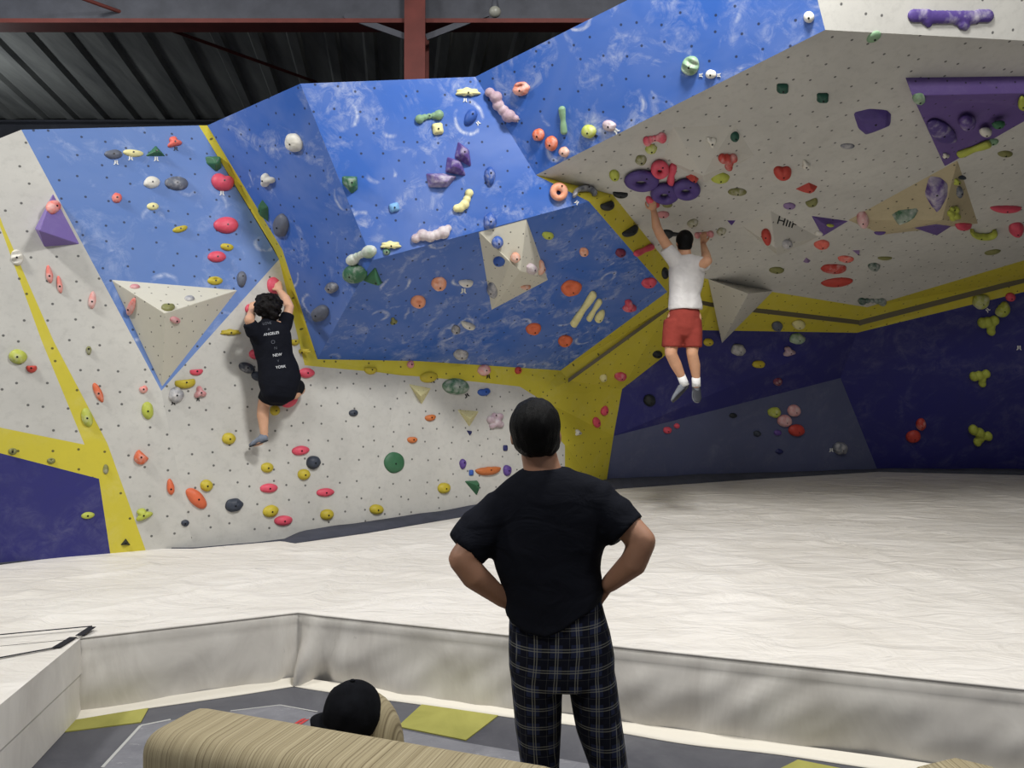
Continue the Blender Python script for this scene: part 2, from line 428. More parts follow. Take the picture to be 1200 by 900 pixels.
V.append(volume('', [(830, 327), (906, 341), (846, 402)], [(877, 344, .62)], [(0, 1, 3), (1, 2, 3), (2, 0, 3)], 'volume_grey', 'grey inverted pyramid volume hanging where the roof meets the yellow band'))
V.append(volume('', [(951, 253), (994, 259), (964, 277)], [(968, 264, .14)], [(0, 1, 3), (1, 2, 3), (2, 0, 3)], 'volume_purple', 'small purple triangular volume right of the lettered volume'))
T0 = bvh()
V.append(volume('', [(1071, 267), (1100, 252), (1115, 265), (1098, 276)], [(1096, 266, .12)], [(0, 1, 4), (1, 2, 4), (2, 3, 4), (3, 0, 4)], 'volume_purple', 'small purple volume on the lower tip of the beige volume'))
V.append(volume('', [(479, 450), (505, 455), (494, 474)], [(493, 464, .1)], [(0, 1, 3), (1, 2, 3), (2, 0, 3)], 'volume_yellow', 'little pale yellow triangle volume under the bright yellow hold'))
V.append(volume('', [(536, 480), (561, 482), (550, 500)], [(551, 491, .1)], [(0, 1, 3), (1, 2, 3), (2, 0, 3)], 'volume_yellow', 'little pale yellow triangle volume below the big green oval hold'))
TREE = bvh()
# ------------------------------------------------------------ climbing holds
RS = random.Random(4)
def frame_at(px, py):
    h, n, idx, dist = wall_hit(TREE, px, py)
    if n.dot(h-CAM) > 0: n = -n
    n = n.normalized()
    # tangent metres that move one picture pixel sideways / upwards
    def toplane(x, y):
        r = ray(x, y); return CAM+r*((h-CAM).dot(n)/r.dot(n))
    e1 = (toplane(px+1, py)-h); e2 = (toplane(px, py-1)-h)
    d = proj(h)[2]; m = d/F
    for e in (e1, e2):
        if e.length > 1.8*m: e *= 1.8*m/e.length
    return h, n, e1, e2, m
def shape_r(kind, th):
    c, s = math.cos(th), math.sin(th)
    if kind == 'oval': return 1
    if kind == 'drop':      # point at the top
        return .82+.30*max(0, s)**4-.06*abs(c)
    if kind == 'tri':
        return .78+.24*math.cos(3*(th-PI/2))
    if kind == 'bean': return 1-.34*max(0, s)**2
    if kind == 'heart': return 1-.38*max(0, s)**6
    if kind == 'square': return min(1.0/max(abs(c), abs(s)), 1.22)*.86
    if kind == 'claw': return 1-.42*max(0, -s)**2+.10*math.cos(7*th+1)-.08*abs(s)
    if kind == 'half': return 1 if s < 0 else min(1, .42/max(.05, s))
    if kind == 'bone': return .52+.48*abs(c)**1.6
    if kind == 'star': return .80+.20*math.cos(3*th+.6)+.07*math.cos(5*th)
    if kind == 'moon': return 1 if s < .1 else max(.45, 1-.75*(s-.1))
    return 1
FACETS = {  # flat-sided holds: outline, plateau (unit coordinates), plateau height
    'pyr': ([(-1, -.9), (1, -.9), (.05, 1)], [(-.25, -.5), (.3, -.5), (.02, .15)]),
    'pyrdown': ([(-1, .9), (.9, 1), (.8, -1)], [(.0, .5), (.6, .55), (.6, -.1)]),
    'wedge': ([(-1, .2), (.3, 1), (1, -.2), (.7, -1), (-.6, -.5)], [(-.3, .1), (.35, .5), (.55, -.2), (.2, -.5)]),
    'shard': ([(-.7, -.1), (-.1, 1), (.9, .3), (.9, -1), (.2, -.6)], [(-.1, .0), (.1, .55), (.5, .2), (.45, -.35)]),
    'slab': ([(-1, .55), (-.75, -1), (.45, -.75), (1, .6), (.1, .8)], [(-.6, .3), (-.45, -.5), (.3, -.35), (.6, .35)]),
    'tri3': ([(-1, .7), (1, .5), (.1, -1)], [(-.3, .3), (.4, .2), (.1, -.3)]),
    'block': ([(-1, .5), (-.7, -1), (.2, -.6), (1, .45), (.9, .9), (-.4, 1)], [(-.7, .2), (-.5, -.5), (.2, -.3), (.65, .3)]),
    'shield': ([(-.55, 1), (.35, .9), (.95, .55), (.9, -.1), (.25, -.95), (-.1, -1), (-.3, -.45), (-.95, .0)], [(-.3, .6), (.5, .5), (.45, -.1), (.0, -.35), (-.4, .0)]),
    'plate': ([(-1, .7), (-.1, 1), (.8, .9), (1, .55), (1, -.25), (.1, -.8), (-.35, -1), (-.75, -.5)], [(-.6, .45), (.65, .55), (.65, -.1), (-.2, -.55)]),
}
COUNT = {}
def hold(kind, px, py, w, h, rot, c, label, chalk=0, H=None, bolt=True):
    P0, n, e1, e2, m = frame_at(px, py)
    r = math.radians(rot); cr, sr = math.cos(r), math.sin(r)
    A, B = w/2, h/2
    H = (H if H is not None else .42)*min(w, h)*m
    k3 = n
    def loc(x, y, z):      # x,y in px units before rotation, z metres
        X = x*cr-y*sr; Y = x*sr+y*cr
        return e1*X+e2*Y+k3*z
    seed = RS.random()*50
    bm = bmesh.new(); facet = False; post = None; top = None
    if kind in FACETS:
        facet = True
        base, plat = FACETS[kind]
        b0 = [bm.verts.new(loc(x*A, y*B, -.004)) for x, y in base]
        p0 = [bm.verts.new(loc(x*A, y*B, H*(1.15+.12*math.sin(3*i+seed)))) for i, (x, y) in enumerate(plat)]
        bmesh.ops.convex_hull(bm, input=bm.verts[:])
        es = bm.edges[:]
        bmesh.ops.bevel(bm, geom=es, offset=min(A, B)*m*.10, segments=2, affect='EDGES', profile=.5)
        sx = sum(x for x, y in plat)/len(plat); sy = sum(y for x, y in plat)/len(plat); top = (sx*A, sy*B, H*1.15)
    elif kind in ('ring', 'torus', 'arc'):
        S, K = 36, 12
        full = kind != 'arc'; a0, a1 = (0, 2*PI) if full else (math.radians(-10), math.radians(200))
        rings = []
        for i in range(S if full else S+1):
            t = a0+(a1-a0)*i/S
            wd = (.38+.07*math.cos(t-1.2)) if full else .3*(1-.6*abs((i/S)-.5)*2)+.04
            wd *= 1.0 if kind != 'torus' else 1.02
            cx, cy = math.cos(t)*(1-wd), math.sin(t)*(1-wd)
            if kind == 'ring': cx *= 1+.10*max(0, -math.cos(t))**3
            rg = []
            for j in range(K):
                q = 2*PI*j/K
                o = wd*math.cos(q); z = H*(.4+.5*math.sin(q))
                rg.append(bm.verts.new(loc((cx+math.cos(t)*o)*A, (cy+math.sin(t)*o)*B, z)))
            rings.append(rg)
        prs = list(zip(rings, rings[1:]))+([(rings[-1], rings[0])] if full else [])
        for a, b in prs:
            for j in range(K): bm.faces.new((a[j], a[(j+1) % K], b[(j+1) % K], b[j]))
        if not full: bm.faces.new(rings[0]); bm.faces.new(rings[-1])
        top = (math.cos(1.2)*.6*A, math.sin(1.2)*.6*B, H*.9)
    elif kind in ('chain', 'cluster', 'bone2', 'ell', 'tee', 'bar', 'wave'):
        balls = {'chain': [(-.85, -.45, .30), (-.5, -.05, .38), (-.1, -.25, .36), (.25, -.02, .34), (.6, .25, .42), (.86, .75, .24)],
                 'cluster': [(-.5, .1, .5), (.15, -.25, .55), (.5, .5, .42), (-.1, .6, .35), (-.35, -.6, .38), (.55, -.45, .42)],
                 'bone2': [(-.72, -.25, .42), (-.35, 0, .30), (0, .1, .27), (.35, .12, .30), (.70, .15, .46)],
                 'ell': [(-.7, -.75, .28), (-.3, -.7, .32), (.1, -.4, .34), (.35, .1, .28), (.6, .7, .30)],
                 'tee': [(-.65, .45, .40), (-.1, .4, .42), (.6, .5, .36), (.1, -.1, .36), (.05, -.65, .34)],
                 'wave': [(-.92+.1*i, .40-(.12 if 3 < i < 16 else 0), .56) for i in range(19)]+[(-.62, .0, .45), (-.58, -.3, .32), (.14, -.05, .42), (.28, -.3, .5), (.34, -.5, .38), (.5, 0, .36)],
                 'bar': [(-.88+.0978*i, 0, .98-.22*math.exp(-((i-9)/4)**2)) for i in range(19)]}[kind]
        for (x, y, rr) in balls:
            lx = x*A*(1-(.0 if kind != 'bar' else .02)); ly = y*B*.9
            rad = rr*min(A, B)*(1.0 if kind != 'bar' else .95)
            if kind in ('chain', 'bone2'): rad = rr*B*(1.75 if kind == 'chain' else 1.9)
            if kind in ('ell', 'tee'): rad *= 1.6 if kind == 'ell' else 1.35
            if kind == 'wave': rad = rr*B
            g = bmesh.ops.create_icosphere(bm, subdivisions=2, radius=1)
            for v in g['verts']:
                x0, y0, z0 = v.co
                v.co = loc(lx+x0*rad, ly+y0*rad, (z0*rad*m*.95+.25*rad*m)*(.45 if kind == 'wave' else 1))
        post = max(.0035, min(A, B)*m*.09)
        x, y, rr = balls[len(balls)//2]; top = (x*A, y*B*.9, rr*min(A, B)*m*1.18 if kind not in ('chain', 'bone2') else rr*B*1.5*m*1.18)
        if kind in ('bar', 'wave'): top = None
    else:
        S = 40 if max(w, h) > 14 else 26; R = 7
        rough = .07 if kind in ('rock', 'jug') else .025
        peak = (.0, -.12)
        rings = []
        for i in range(R+1):
            f = 1-(i/R) if i < R else 0
            if i == R: break
            rg = []
            for k in range(S):
                t = 2*PI*k/S
                rr = shape_r(kind, t)*(1+rough*2*noise.noise(Vector((math.cos(t)*1.4+seed, math.sin(t)*1.4, seed))))
                ff = math.sin(f*PI/2)**.8 if f < 1 else 1
                x = math.cos(t)*rr*A*ff+peak[0]*A*(1-ff); y = math.sin(t)*rr*B*ff+peak[1]*B*(1-ff)
                z = H*(1-ff**2.6)**.55 if f < 1 else -.004
                z *= 1+rough*1.6*noise.noise(Vector((x*.35/m*.01+seed, y*.35, i*.7)))
                if kind in ('jug',) : z -= H*.75*math.exp(-((x/A)**2/.30+((y/B)-.42)**2/.06))
                if kind == 'pocket': z -= H*.9*math.exp(-((x/A)**2/.09+((y/B)-.30)**2/.035))
                if kind == 'ridge': z *= .72+.28*math.cos((y/B)*PI*2.6)
                rg.append(bm.verts.new(loc(x, y, z)))
            rings.append(rg)
        for a, b in zip(rings, rings[1:]):
            for k in range(S): bm.faces.new((a[k], a[(k+1) % S], b[(k+1) % S], b[k]))
        cv = bm.verts.new(loc(peak[0]*A, peak[1]*B, H))
        for k in range(S): bm.faces.new((rings[-1][k], rings[-1][(k+1) % S], cv))
        bm.faces.new(rings[0][::-1])
        top = (peak[0]*A, peak[1]*B, H*1.0)
    bmesh.ops.recalc_face_normals(bm, faces=bm.faces)
    mat = hold_mat(c, chalk)
    if post:
        me = fuse(bm, post, 1, 'climbing_hold')
    else:
        me = bpy.data.meshes.new('climbing_hold'); bm.to_mesh(me); bm.free()
    o = link_mesh('climbing_hold', me, mat, None, P0, smooth=not facet)
    tag(o, label, 'hold', GROUPS.get(c, c)+' climbing holds')
    if bolt and top and min(w, h) >= 8:
        b = bmesh.new(); rb = max(.008, min(w, h)*m*.042)
        bmesh.ops.create_cone(b, cap_ends=True, segments=12, radius1=rb, radius2=rb*.9, depth=.008)
        q = n.to_track_quat('Z', 'Y')
        bmesh.ops.transform(b, matrix=Matrix.Translation(loc(*top)+n*.0015) @ q.to_matrix().to_4x4(), verts=b.verts)
        mb = bpy.data.meshes.new('bolt'); b.to_mesh(mb); b.free()
        link_mesh('bolt', mb, M['bolt'], o, (0, 0, 0), smooth=False)
    return o
GROUPS = dict(salmon='salmon', grey='grey', rose='chalky rose', mauve='chalky lilac', sky='light blue', violet='deep purple', teal='dark green', lime='lime green')
def route_tag(px, py, w, label, rot=0, c='tag', d=0):
    P0, n, e1, e2, m = frame_at(px, py)
    r = math.radians(rot); cr, sr = math.cos(r), math.sin(r)
    bm = bmesh.new()
    def q(x, y, z): return P0+e1*(x*cr-y*sr)+e2*(x*sr+y*cr)+n*z
    k = w/7.0
    for s in (-1, 1):   # two short hooked strips of tape
        prof = [(s*1.2, 2.0), (s*1.2, -1.6), (s*2.4, -3.0)]
        for (x0, y0), (x1, y1) in zip(prof, prof[1:]):
            hw = .75
            a = [(x0-hw, y0), (x0+hw, y0), (x1+hw, y1), (x1-hw, y1)]
            lo = [bm.verts.new(q(x*k, y*k, .001)) for x, y in a]; hi = [bm.verts.new(q(x*k, y*k, .006)) for x, y in a]
            bm.faces.new(hi); bm.faces.new(lo[::-1])
            for i in range(4): bm.faces.new((lo[i], lo[(i+1) % 4], hi[(i+1) % 4], hi[i]))
    bmesh.ops.recalc_face_normals(bm, faces=bm.faces)
    o = obj('route_tag', bm, M[c], None, P0, smooth=False)
    tag(o, label, 'tag', 'route tape tags')
holds = r'''
rock 62 243 17 16 10 salmon 2|chalk-topped salmon dome hold on the lilac faceted volume
ridge 20 302 15 19 15 white 1|white ribbed hold across the yellow stripe at the far left edge
drop 58 323 11 22 8 salmon 2|upper left of two chalky salmon teardrops below the lilac volume
drop 70 335 9 22 8 salmon 2|lower right of two chalky salmon teardrops below the lilac volume
drop 108 353 12 22 -6 salmon 3|chalky salmon teardrop on the white wall left of the big cream pyramid
oval 21 418 22 17 -8 lime 1|large pale lime oval hold at the far left, beside a small red half moon
half 37 431 13 12 0 red|small red half moon hold right of the pale lime oval at far left
drop 104 410 9 11 180 olive 1|tiny olive teardrop hold high between yellow stripe and blue strip
oval 115 460 9 25 25 orange 1|slim slanted orange hold right of the yellow stripe
oval 102 489 13 23 15 lime 1|pale lime oval hold sitting on the yellow stripe edge
oval 124 550 7 12 0 olive 1|small olive hold low on the yellow diagonal stripe
pocket 15 529 11 8 0 olive|left of two olive chips on the short yellow band, far left
pocket 60 540 10 7 0 olive|right of two olive chips on the short yellow band, far left
oval 103 604 16 8 6 lime|lime sausage hold on the navy panel at lower left
star 168 603 22 17 10 lime|ribbed lime hold low beside the foot of the yellow stripe
heart 168 456 10 10 20 salmon 2|tiny chalky salmon hold left of the tip of the cream pyramid
oval 173 481 14 21 6 lime|upright lime oval hold below the cream pyramid, left of the seam
half 166 535 17 20 -42 orange 1|rust orange crescent hold left of the wall seam
drop 200 572 12 20 8 orange|orange teardrop hold just left of the big orange oblong
pyr 147 635 13 9 0 black|black wedge at the foot of the yellow stripe
rock 133 181 22 11 0 grey|grey boat shaped hold, leftmost in the row under the top edge
bean 156 179 24 10 -6 cream|cream bar hold between grey hold and green triangle at the top
pyr 182 177 25 14 0 green|green triangle hold at the top of the pale blue wall
star 204 167 18 15 0 salmon|salmon winged hold highest on the pale blue wall
rock 178 214 19 14 0 white 1|white blob hold left of the wide grey one on pale blue wall
oval 207 215 28 16 -4 grey 1|wide grey oval hold in the middle of the pale blue wall
rock 137 232 12 12 -20 salmon 1|little salmon hold at the left of the pale blue wall
oval 179 242 14 9 0 cream|small cream oval under the white blob on pale blue wall
bean 211 268 18 9 14 yellow|small yellow banana hold in the middle of the pale blue wall
heart 261 213 27 22 -15 pink|large pink hold beside the yellow stripe, highest pink of the route
wedge 250 190 24 19 -25 green|green wedge hold tucked against the yellow stripe above the large pink hold
oval 265 264 29 19 0 pink|wide pink oval in the middle right of the pale blue wall
bean 266 289 16 10 -10 yellow|small yellow hold between two pink ovals on pale blue wall
oval 254 301 22 13 0 pink|pink oval just below the small yellow hold on pale blue wall
pocket 252 329 18 10 0 yellow|yellow hold just above the right corner of the cream pyramid
drop 283 326 15 20 180 grey|grey teardrop hold on pale blue wall above the climber in black
oval 158 336 12 6 0 rose 1|faded rose chip on top face of the cream pyramid
drop 154 361 10 23 -18 salmon 2|chalky salmon teardrop on the left face of the cream pyramid
half 197 360 16 11 0 olive|olive half round hold on the ridge of the cream pyramid
oval 222 350 12 7 0 grey 3|chalky grey chip on top face of the cream pyramid
oval 205 375 12 8 -15 rose 1|rose chip on the right face of the cream pyramid
oval 321 335 16 21 15 pink|pink hold under the raised right hand of the black shirted climber
oval 293 362 12 12 0 pink|small pink hold under the left hand of the black shirted climber
claw 270 390 24 9 0 yellow|flat yellow hold left of the black shirted climber's shoulder
half 345 400 12 10 0 yellow|upper yellow chip between the black shirted climber and yellow stripe
claw 356 412 17 8 0 yellow|lower yellow chip between the black shirted climber and yellow stripe
oval 299 415 15 12 0 pink|pink hold left of the black shirted climber's waist
oval 289 431 20 12 -20 charcoal 1|charcoal oval hold left of the black shirted climber's hip
oval 302 441 16 11 -15 charcoal|charcoal hold half behind the black shirted climber's hip
oval 359 437 19 12 0 pink|pink oval right of the black shirted climber's hip
bean 338 468 22 19 25 pink|pink hold under the bent right foot of the black shirted climber
half 230 435 16 10 4 pink|small pink half round hold right of the cream pyramid's tip
half 217 448 25 15 6 yellow|olive yellow hold beside the tip of the cream pyramid
rock 206 463 17 19 -10 grey 3|chalky grey lump hold under the tip of the cream pyramid
tri 234 460 16 16 10 rose 1|chalky pink triangle hold right of the grey lump
oval 322 481 12 12 0 yellow|yellow hold just right of the standing foot leg of the black shirted climber
oval 268 514 16 14 0 yellow|yellow round hold left of the black shirted climber's foot
oval 352 528 21 11 6 pink|pink oval low right of the climber's foot, above a charcoal disc
oval 367 542 17 16 20 charcoal|round charcoal hold between a pink oval and a yellow hold
oval 313 548 15 12 0 yellow|yellow knob straight below the black shirted climber's foot
oval 356 556 15 13 0 yellow|yellow knob just below the round charcoal hold
oval 315 572 21 11 4 pink|pink oval above a yellow knob, low centre left
oval 242 569 15 14 -15 yellow|yellow knob above right of the big orange oblong
oval 230 584 16 31 44 orange|big orange oblong hold slanting on the lower left wall
rock 274 592 21 16 12 charcoal|charcoal boulder hold near the bottom of the lower left wall
oval 317 599 19 14 14 yellow|yellow knob directly above the lowest pink oval
oval 332 610 22 12 4 pink|lowest pink oval, close above the mat edge
rock 217 613 10 8 0 charcoal|tiny charcoal hold near the mat below the orange oblong
oval 381 577 21 10 4 pink|rightmost low pink oval, above a yellow knob
oval 383 603 16 13 8 yellow|yellow knob near the mat below the rightmost low pink oval
oval 441 597 17 12 -4 yellow|yellow knob near the mat below the green disc
oval 414 484 11 8 8 charcoal|small dark oval alone in the middle of the lower white wall
oval 462 542 24 25 0 green|flat green disc hold on the lower white wall
oval 520 572 15 13 10 yellow|yellow knob left of the standing man's shoulder
bean 504 489 13 9 10 brown|upper of two small orange brown holds on the lower white wall
bean 483 515 12 9 0 brown|lower of two small orange brown holds on the lower white wall
half 434 433 15 12 0 yellow|yellow half round hold near the left of the yellow band
rock 481 427 8 9 0 rose|small rose hold on the yellow band, left of the bright yellow one
oval 502 442 21 13 8 yellow|bright yellow oval at the lower edge of the yellow band
oval 534 453 31 19 -4 green 2|big green oval hold with chalk on the lower white wall
rock 567 434 15 13 0 salmon 3|chalky salmon knob on the yellow band above the blue hold
oval 607 434 8 9 0 red|small red knob on the yellow band
heart 567 459 15 10 10 blue|blue knuckle hold right of the big green oval
cluster 580 493 20 22 0 mauve 2|chalky lilac cluster hold near the standing man's head
tri3 550 507 7 8 0 navy|tiny navy chip under the right yellow triangle volume
square 592 525 6 8 0 navy|tiny navy chip near the standing man's head
drop 542 543 10 13 180 purple|left of two purple drops beside the brown sausage hold
rock 594 551 10 13 0 purple|right purple drop, between brown sausage hold and the standing man
moon 572 550 30 14 6 brown|brown speckled sausage hold above the green wedge
square 552 554 6 8 0 blue|tiny blue chip left of the brown sausage hold
pyrdown 552 572 17 19 0 green|green wedge hold beside the standing man's left shoulder
rock 727 441 14 10 5 pink 1|pink knob on the yellow wall near the navy panel
drop 708 482 10 13 -10 pink|upper of two small pink drops on the yellow wall
oval 699 495 8 13 15 pink|lower of two small pink drops on the yellow wall
star 677 507 8 9 0 white|tiny white chip on the yellow wall right of the standing man's head
rock 707 443 9 8 40 cream|cream chip on the yellow wall left of the pink knob
oval 770 415 12 9 0 black|black knob where the yellow band meets the navy panel
oval 779 320 9 14 0 black|black hold half hidden by the white shirted climber's shoulder
rock 345 167 19 22 30 white|white bean hold high on the blue wall left
tri 314 211 18 17 -90 white|white rounded triangle hold near the yellow stripe
rock 330 264 17 28 -4 grey|upright grey boulder hold beside the yellow stripe
shard 308 247 15 27 0 green|green shard hold touching the yellow stripe
rock 389 337 15 13 10 grey 1|small grey hold above the lower grey boulder
rock 376 367 18 21 -35 grey|lower grey boulder near the tip of the bright blue wall
claw 548 109 29 13 0 cream|cream claw hold at the top of the blue wall
bone2 503 137 32 14 6 sage|green dog bone hold high on the blue wall
square 513 151 15 16 10 cream|cream square hold under the green dog bone
drop 552 136 18 22 150 blue|blue teardrop hold near the top corner of the blue wall
shard 540 182 24 34 8 purple 1|topmost of three purple wings on the blue wall
shard 530 197 28 30 20 purple 1|middle of three purple wings on the blue wall
slab 517 211 38 21 -6 purple 2|lowest of three purple wings on the blue wall
ell 543 235 22 27 0 cream|cream boot shaped hold below the three purple wings
drop 574 205 17 24 180 blue 1|blue egg hold right of the purple wings
wedge 410 214 25 22 -30 green 1|green wedge hold alone left on the blue wall
square 462 243 14 12 15 sky|light blue chip in the middle of the blue wall
rock 574 259 16 20 0 blue 1|blue egg hold on the top corner of the kite shaped volume
bone2 424 299 30 18 18 sage 3|chalked pale green double knob hold on the blue wall
oval 416 321 27 22 0 green 1|green ball hold under the chalked double knob
pyr 438 322 25 20 -8 green|green pyramid hold beside the green ball
claw 458 288 24 12 0 cream|cream rail hold right of the chalked double knob
oval 453 295 9 8 0 green 1|tiny green knob under the cream rail
chain 506 275 44 22 0 mauve 3|chalky lilac bead chain on the edge of the dark blue overhang
jug 514 332 18 15 10 peach 1|peach jug hold, upper of two near the middle of dark blue overhang
pocket 490 353 18 14 0 peach|round peach pocket hold, lower of two in dark blue overhang
star 461 376 9 9 0 olive|tiny olive chip on the dark blue overhang
moon 546 330 17 12 0 white 3|white crescent hold left of the kite shaped volume
moon 549 380 18 11 -20 white 1|chalky white crescent below left of the kite volume
jug 534 386 11 10 0 grey 2|small chalky grey hold beside the lower white crescent
jug 540 415 18 12 -5 grey 3|chalky grey hold just above the yellow band
bean 642 275 14 10 -8 lime|lime hold right of the kite shaped volume
jug 684 295 11 10 0 peach 1|small peach hold right on the dark blue overhang
jug 669 337 25 17 12 orange|largest orange jug, above the long white bars
jug 625 385 19 13 12 orange|orange jug left of the long white bars
jug 662 399 18 13 18 orange|lowest orange jug, under the long white bars
bar 683 362 48 9 57 cream|long cream bar hold, leftmost of three on the overhang
bar 696 363 28 7 60 cream|shorter cream bar hold between long bar and cream leaf
drop 702 371 12 18 -32 cream|cream leaf shaped hold right of the two cream bars
rock 727 296 12 10 0 maroon|maroon hold near the yellow band on dark blue overhang
jug 760 331 18 12 14 pink|pink hold at the right corner of the dark blue overhang
star 737 358 17 16 -10 pink 1|pink fin hold above the lower yellow band
oval 583 284 13 15 -15 blue 1|blue egg hold on the top face of the kite volume
oval 585 306 14 11 -20 blue|blue oval on the left face of the kite volume
rock 604 302 11 12 0 peach 2|chalky peach knob on the kite volume's ridge
rock 622 315 16 13 0 mauve 3|chalky lilac knob on the right face of the kite volume
star 634 314 11 21 0 peach 2|peach fin at the right edge of the kite volume
rock 577 340 11 18 15 grey 2|grey knob at the lower left edge of the kite volume
oval 616 336 14 8 15 peach 2|flat peach chip on the lower face of the kite volume
chain 588 124 48 22 -62 mauve 1|fat lilac caterpillar chain on the crease between blue walls
jug 611 104 20 17 12 orange 2|chalky orange jug right of the lilac caterpillar
rock 631 158 14 15 0 orange 1|upper left of three orange knobs on the steep blue wall
rock 646 168 15 18 0 orange 1|middle of three orange knobs on the steep blue wall
rock 661 178 13 12 -30 peach 2|lowest of three orange knobs on the steep blue wall
bar 660 141 30 9 95 sage|upright pale green bone hold on the steep blue wall
oval 690 154 18 16 0 lime 1|lime ball hold near the edge of the roof
rock 714 147 17 13 -10 mauve 2|chalky lilac lump beside the lime ball
ridge 809 77 21 24 -25 sage 1|striped pale green ball high on the steep blue wall
rock 833 87 13 11 0 white|white knob beside the striped green ball
oval 948 20 13 14 0 white 1|white ball at the top right tip of the blue wall
torus 654 225 21 22 0 peach 1|peach doughnut hold under the tip of the roof
arc 684 229 28 18 0 grey 2|grey arch hold right of the peach doughnut
half 711 240 16 14 20 black|black half round at the top of the yellow band
half 738 270 22 13 30 black|black half round in the middle of the yellow band
bar 754 293 24 8 22 pink|pink bar across the yellow band behind the climber's arm
half 727 227 18 9 -5 black|black half round on the roof above the yellow band
rock 720 205 12 13 0 lime|small lime block on the roof left of the purple rings
bone2 767 162 25 13 6 pink 1|pink bow hold on the roof above two lime knobs
rock 763 174 14 11 10 lime 1|upper lime knob under the pink bow
rock 751 187 14 11 20 olive 1|lower olive knob under the pink bow
torus 773 196 22 20 0 pink|pink ring above the purple rings
bar 787 204 20 10 80 pink|upright pink peg between pink ring and purple rings
ring 752 209 40 23 0 violet|leftmost of three big purple rings on the roof
ring 779 224 33 23 0 violet|lowest, middle one of three big purple rings on the roof
ring 804 219 33 23 0 violet|rightmost of three big purple rings on the roof
wedge 811 208 17 11 0 red|red chip on top of the rightmost purple ring
bean 765 236 19 11 -35 pink|pink hold gripped by the white shirted climber's raised left hand
oval 782 240 12 6 0 olive|olive chip under the lowest purple ring
oval 777 251 15 8 0 rose|rose oval under the olive chip beside the climber's arm
rock 812 261 14 9 20 olive 2|chalky olive knob above the climber's right hand
bone2 825 274 22 9 0 rose|dusky rose bar gripped by the white shirted climber's right hand
rock 781 274 16 11 0 black|black block beside the white shirted climber's head
bar 794 274 14 5 0 black|thin black hold touching the white shirted climber's head
tri 834 166 15 12 -60 white|white rounded triangle on the off white roof pyramid
oval 861 160 10 12 -25 teal|dark green oval at the right corner of the roof pyramid
tee 853 189 20 20 0 red 1|red T shaped hold right of the roof pyramid
rock 844 208 22 12 0 lime|lime lump under the red T shaped hold
bean 864 225 22 10 180 olive 1|smudged olive hold in the open middle of the roof
pyr 857 261 11 7 180 purple|tiny purple wedge above the climber's right hand
rock 845 271 12 9 25 olive 2|chalky olive chip right of the climber's right hand
heart 917 201 21 18 0 red|red heart shaped hold on the roof
tri 944 192 11 11 20 white 1|small white chip right of the red heart hold
wedge 945 220 27 12 12 red|red arrow shaped hold right below the red heart
oval 925 241 15 8 0 lilac|small lilac oval on the roof above the lettering
half 951 236 15 12 25 olive|olive half round right of the small lilac oval
drop 898 276 15 21 195 red|red teardrop inset on the lettered volume's left face
oval 922 286 12 11 20 grey 3|grey chalked oval on the lettered volume's right face
oval 973 264 9 5 0 lime|tiny lime chip on the small purple volume
rock 960 273 10 6 0 white 2|white chip at the lower edge of the small purple volume
oval 1011 257 14 21 15 rose 2|rose oval at the left tip of the beige volume
half 1031 272 14 7 0 purple|thin purple half round under the beige volume
block 1061 253 32 16 8 green 2|chalky green block on the beige volume
shield 1097 228 31 45 0 purple 2|large grey purple shield hold above the small purple volume
star 1121 213 10 9 0 lime|small lime star hold right of the purple shield hold
rock 1124 225 9 14 0 grey 1|small grey hold below the lime star on the beige volume
cluster 1117 250 18 20 10 lime|lime crumpled hold right of the purple shield
oval 1129 263 20 17 0 pink|red pink ball at the right corner of the beige volume
arc 1152 270 32 20 175 lime|lime arch hold right of the red pink ball
moon 1179 243 38 13 0 pink|red pink smile shaped sausage hold near the right edge
rock 1191 268 18 20 -15 pink|red pink lump at the right picture edge below the smile hold
oval 1163 295 20 7 15 olive|olive sliver under the lime arch
oval 1178 180 18 8 0 olive|olive oval on the roof right of the huge purple volume's tip
oval 1128 208 12 5 0 charcoal|charcoal sliver above the lime star
jug 963 286 19 12 5 salmon|highest of four red slopers below the small purple volume
jug 991 303 20 9 -5 salmon 1|ring-lipped red hold, second highest of four red slopers
rock 977 314 31 13 0 red 1|broad rough red sloper, third of four
oval 981 330 38 12 8 red|widest and lowest red sloper on the roof
pyrdown 1003 296 10 8 0 lilac|tiny lilac wedge right of the red slopers
pyr 945 304 10 7 10 lilac|tiny lilac wedge left of the red slopers
rock 910 316 17 9 0 olive|small olive hold above the yellow fascia
rock 1024 312 14 12 180 teal 2|dark green cup hold right of the red slopers
bean 1037 302 17 6 0 olive|thin olive hold above the dark green cup
bone2 1022 352 33 12 -8 teal 2|dark green chalked bow at the corner of the yellow fascia
oval 1024 43 19 10 30 sage|pale green sliver at the crease of the top right panel
square 917 103 16 12 0 teal|left of two dark green buttons on the upper roof
square 964 114 16 12 0 teal|right of two dark green buttons on the upper roof
plate 1022 143 46 32 0 violet|flat purple plate hold on the upper roof
oval 993 171 17 6 0 grey 2|silver grey sliver under the purple plate
wave 1115 24 94 30 0 violet 1|long wavy purple plate at the top right of the picture
rock 1077 115 15 14 0 sage 1|chalky green knob on the left edge of the huge purple volume
rock 1104 155 26 44 42 violet 1|huge purple sloper on the lower half of the purple volume
rock 1133 143 21 20 0 purple 1|round purple knob in the middle of the purple volume
oval 1155 154 15 13 0 white 1|white ball on the purple volume
bean 1170 145 16 12 15 green|green hold touching the white ball on the purple volume
bar 1141 174 42 10 28 lime|lime rail along the lower edge of the purple volume
oval 1163 166 15 8 10 sage|pale green end knob right of the lime rail
rock 1198 121 11 22 0 lime|lime hold cut by the right picture edge on the purple volume
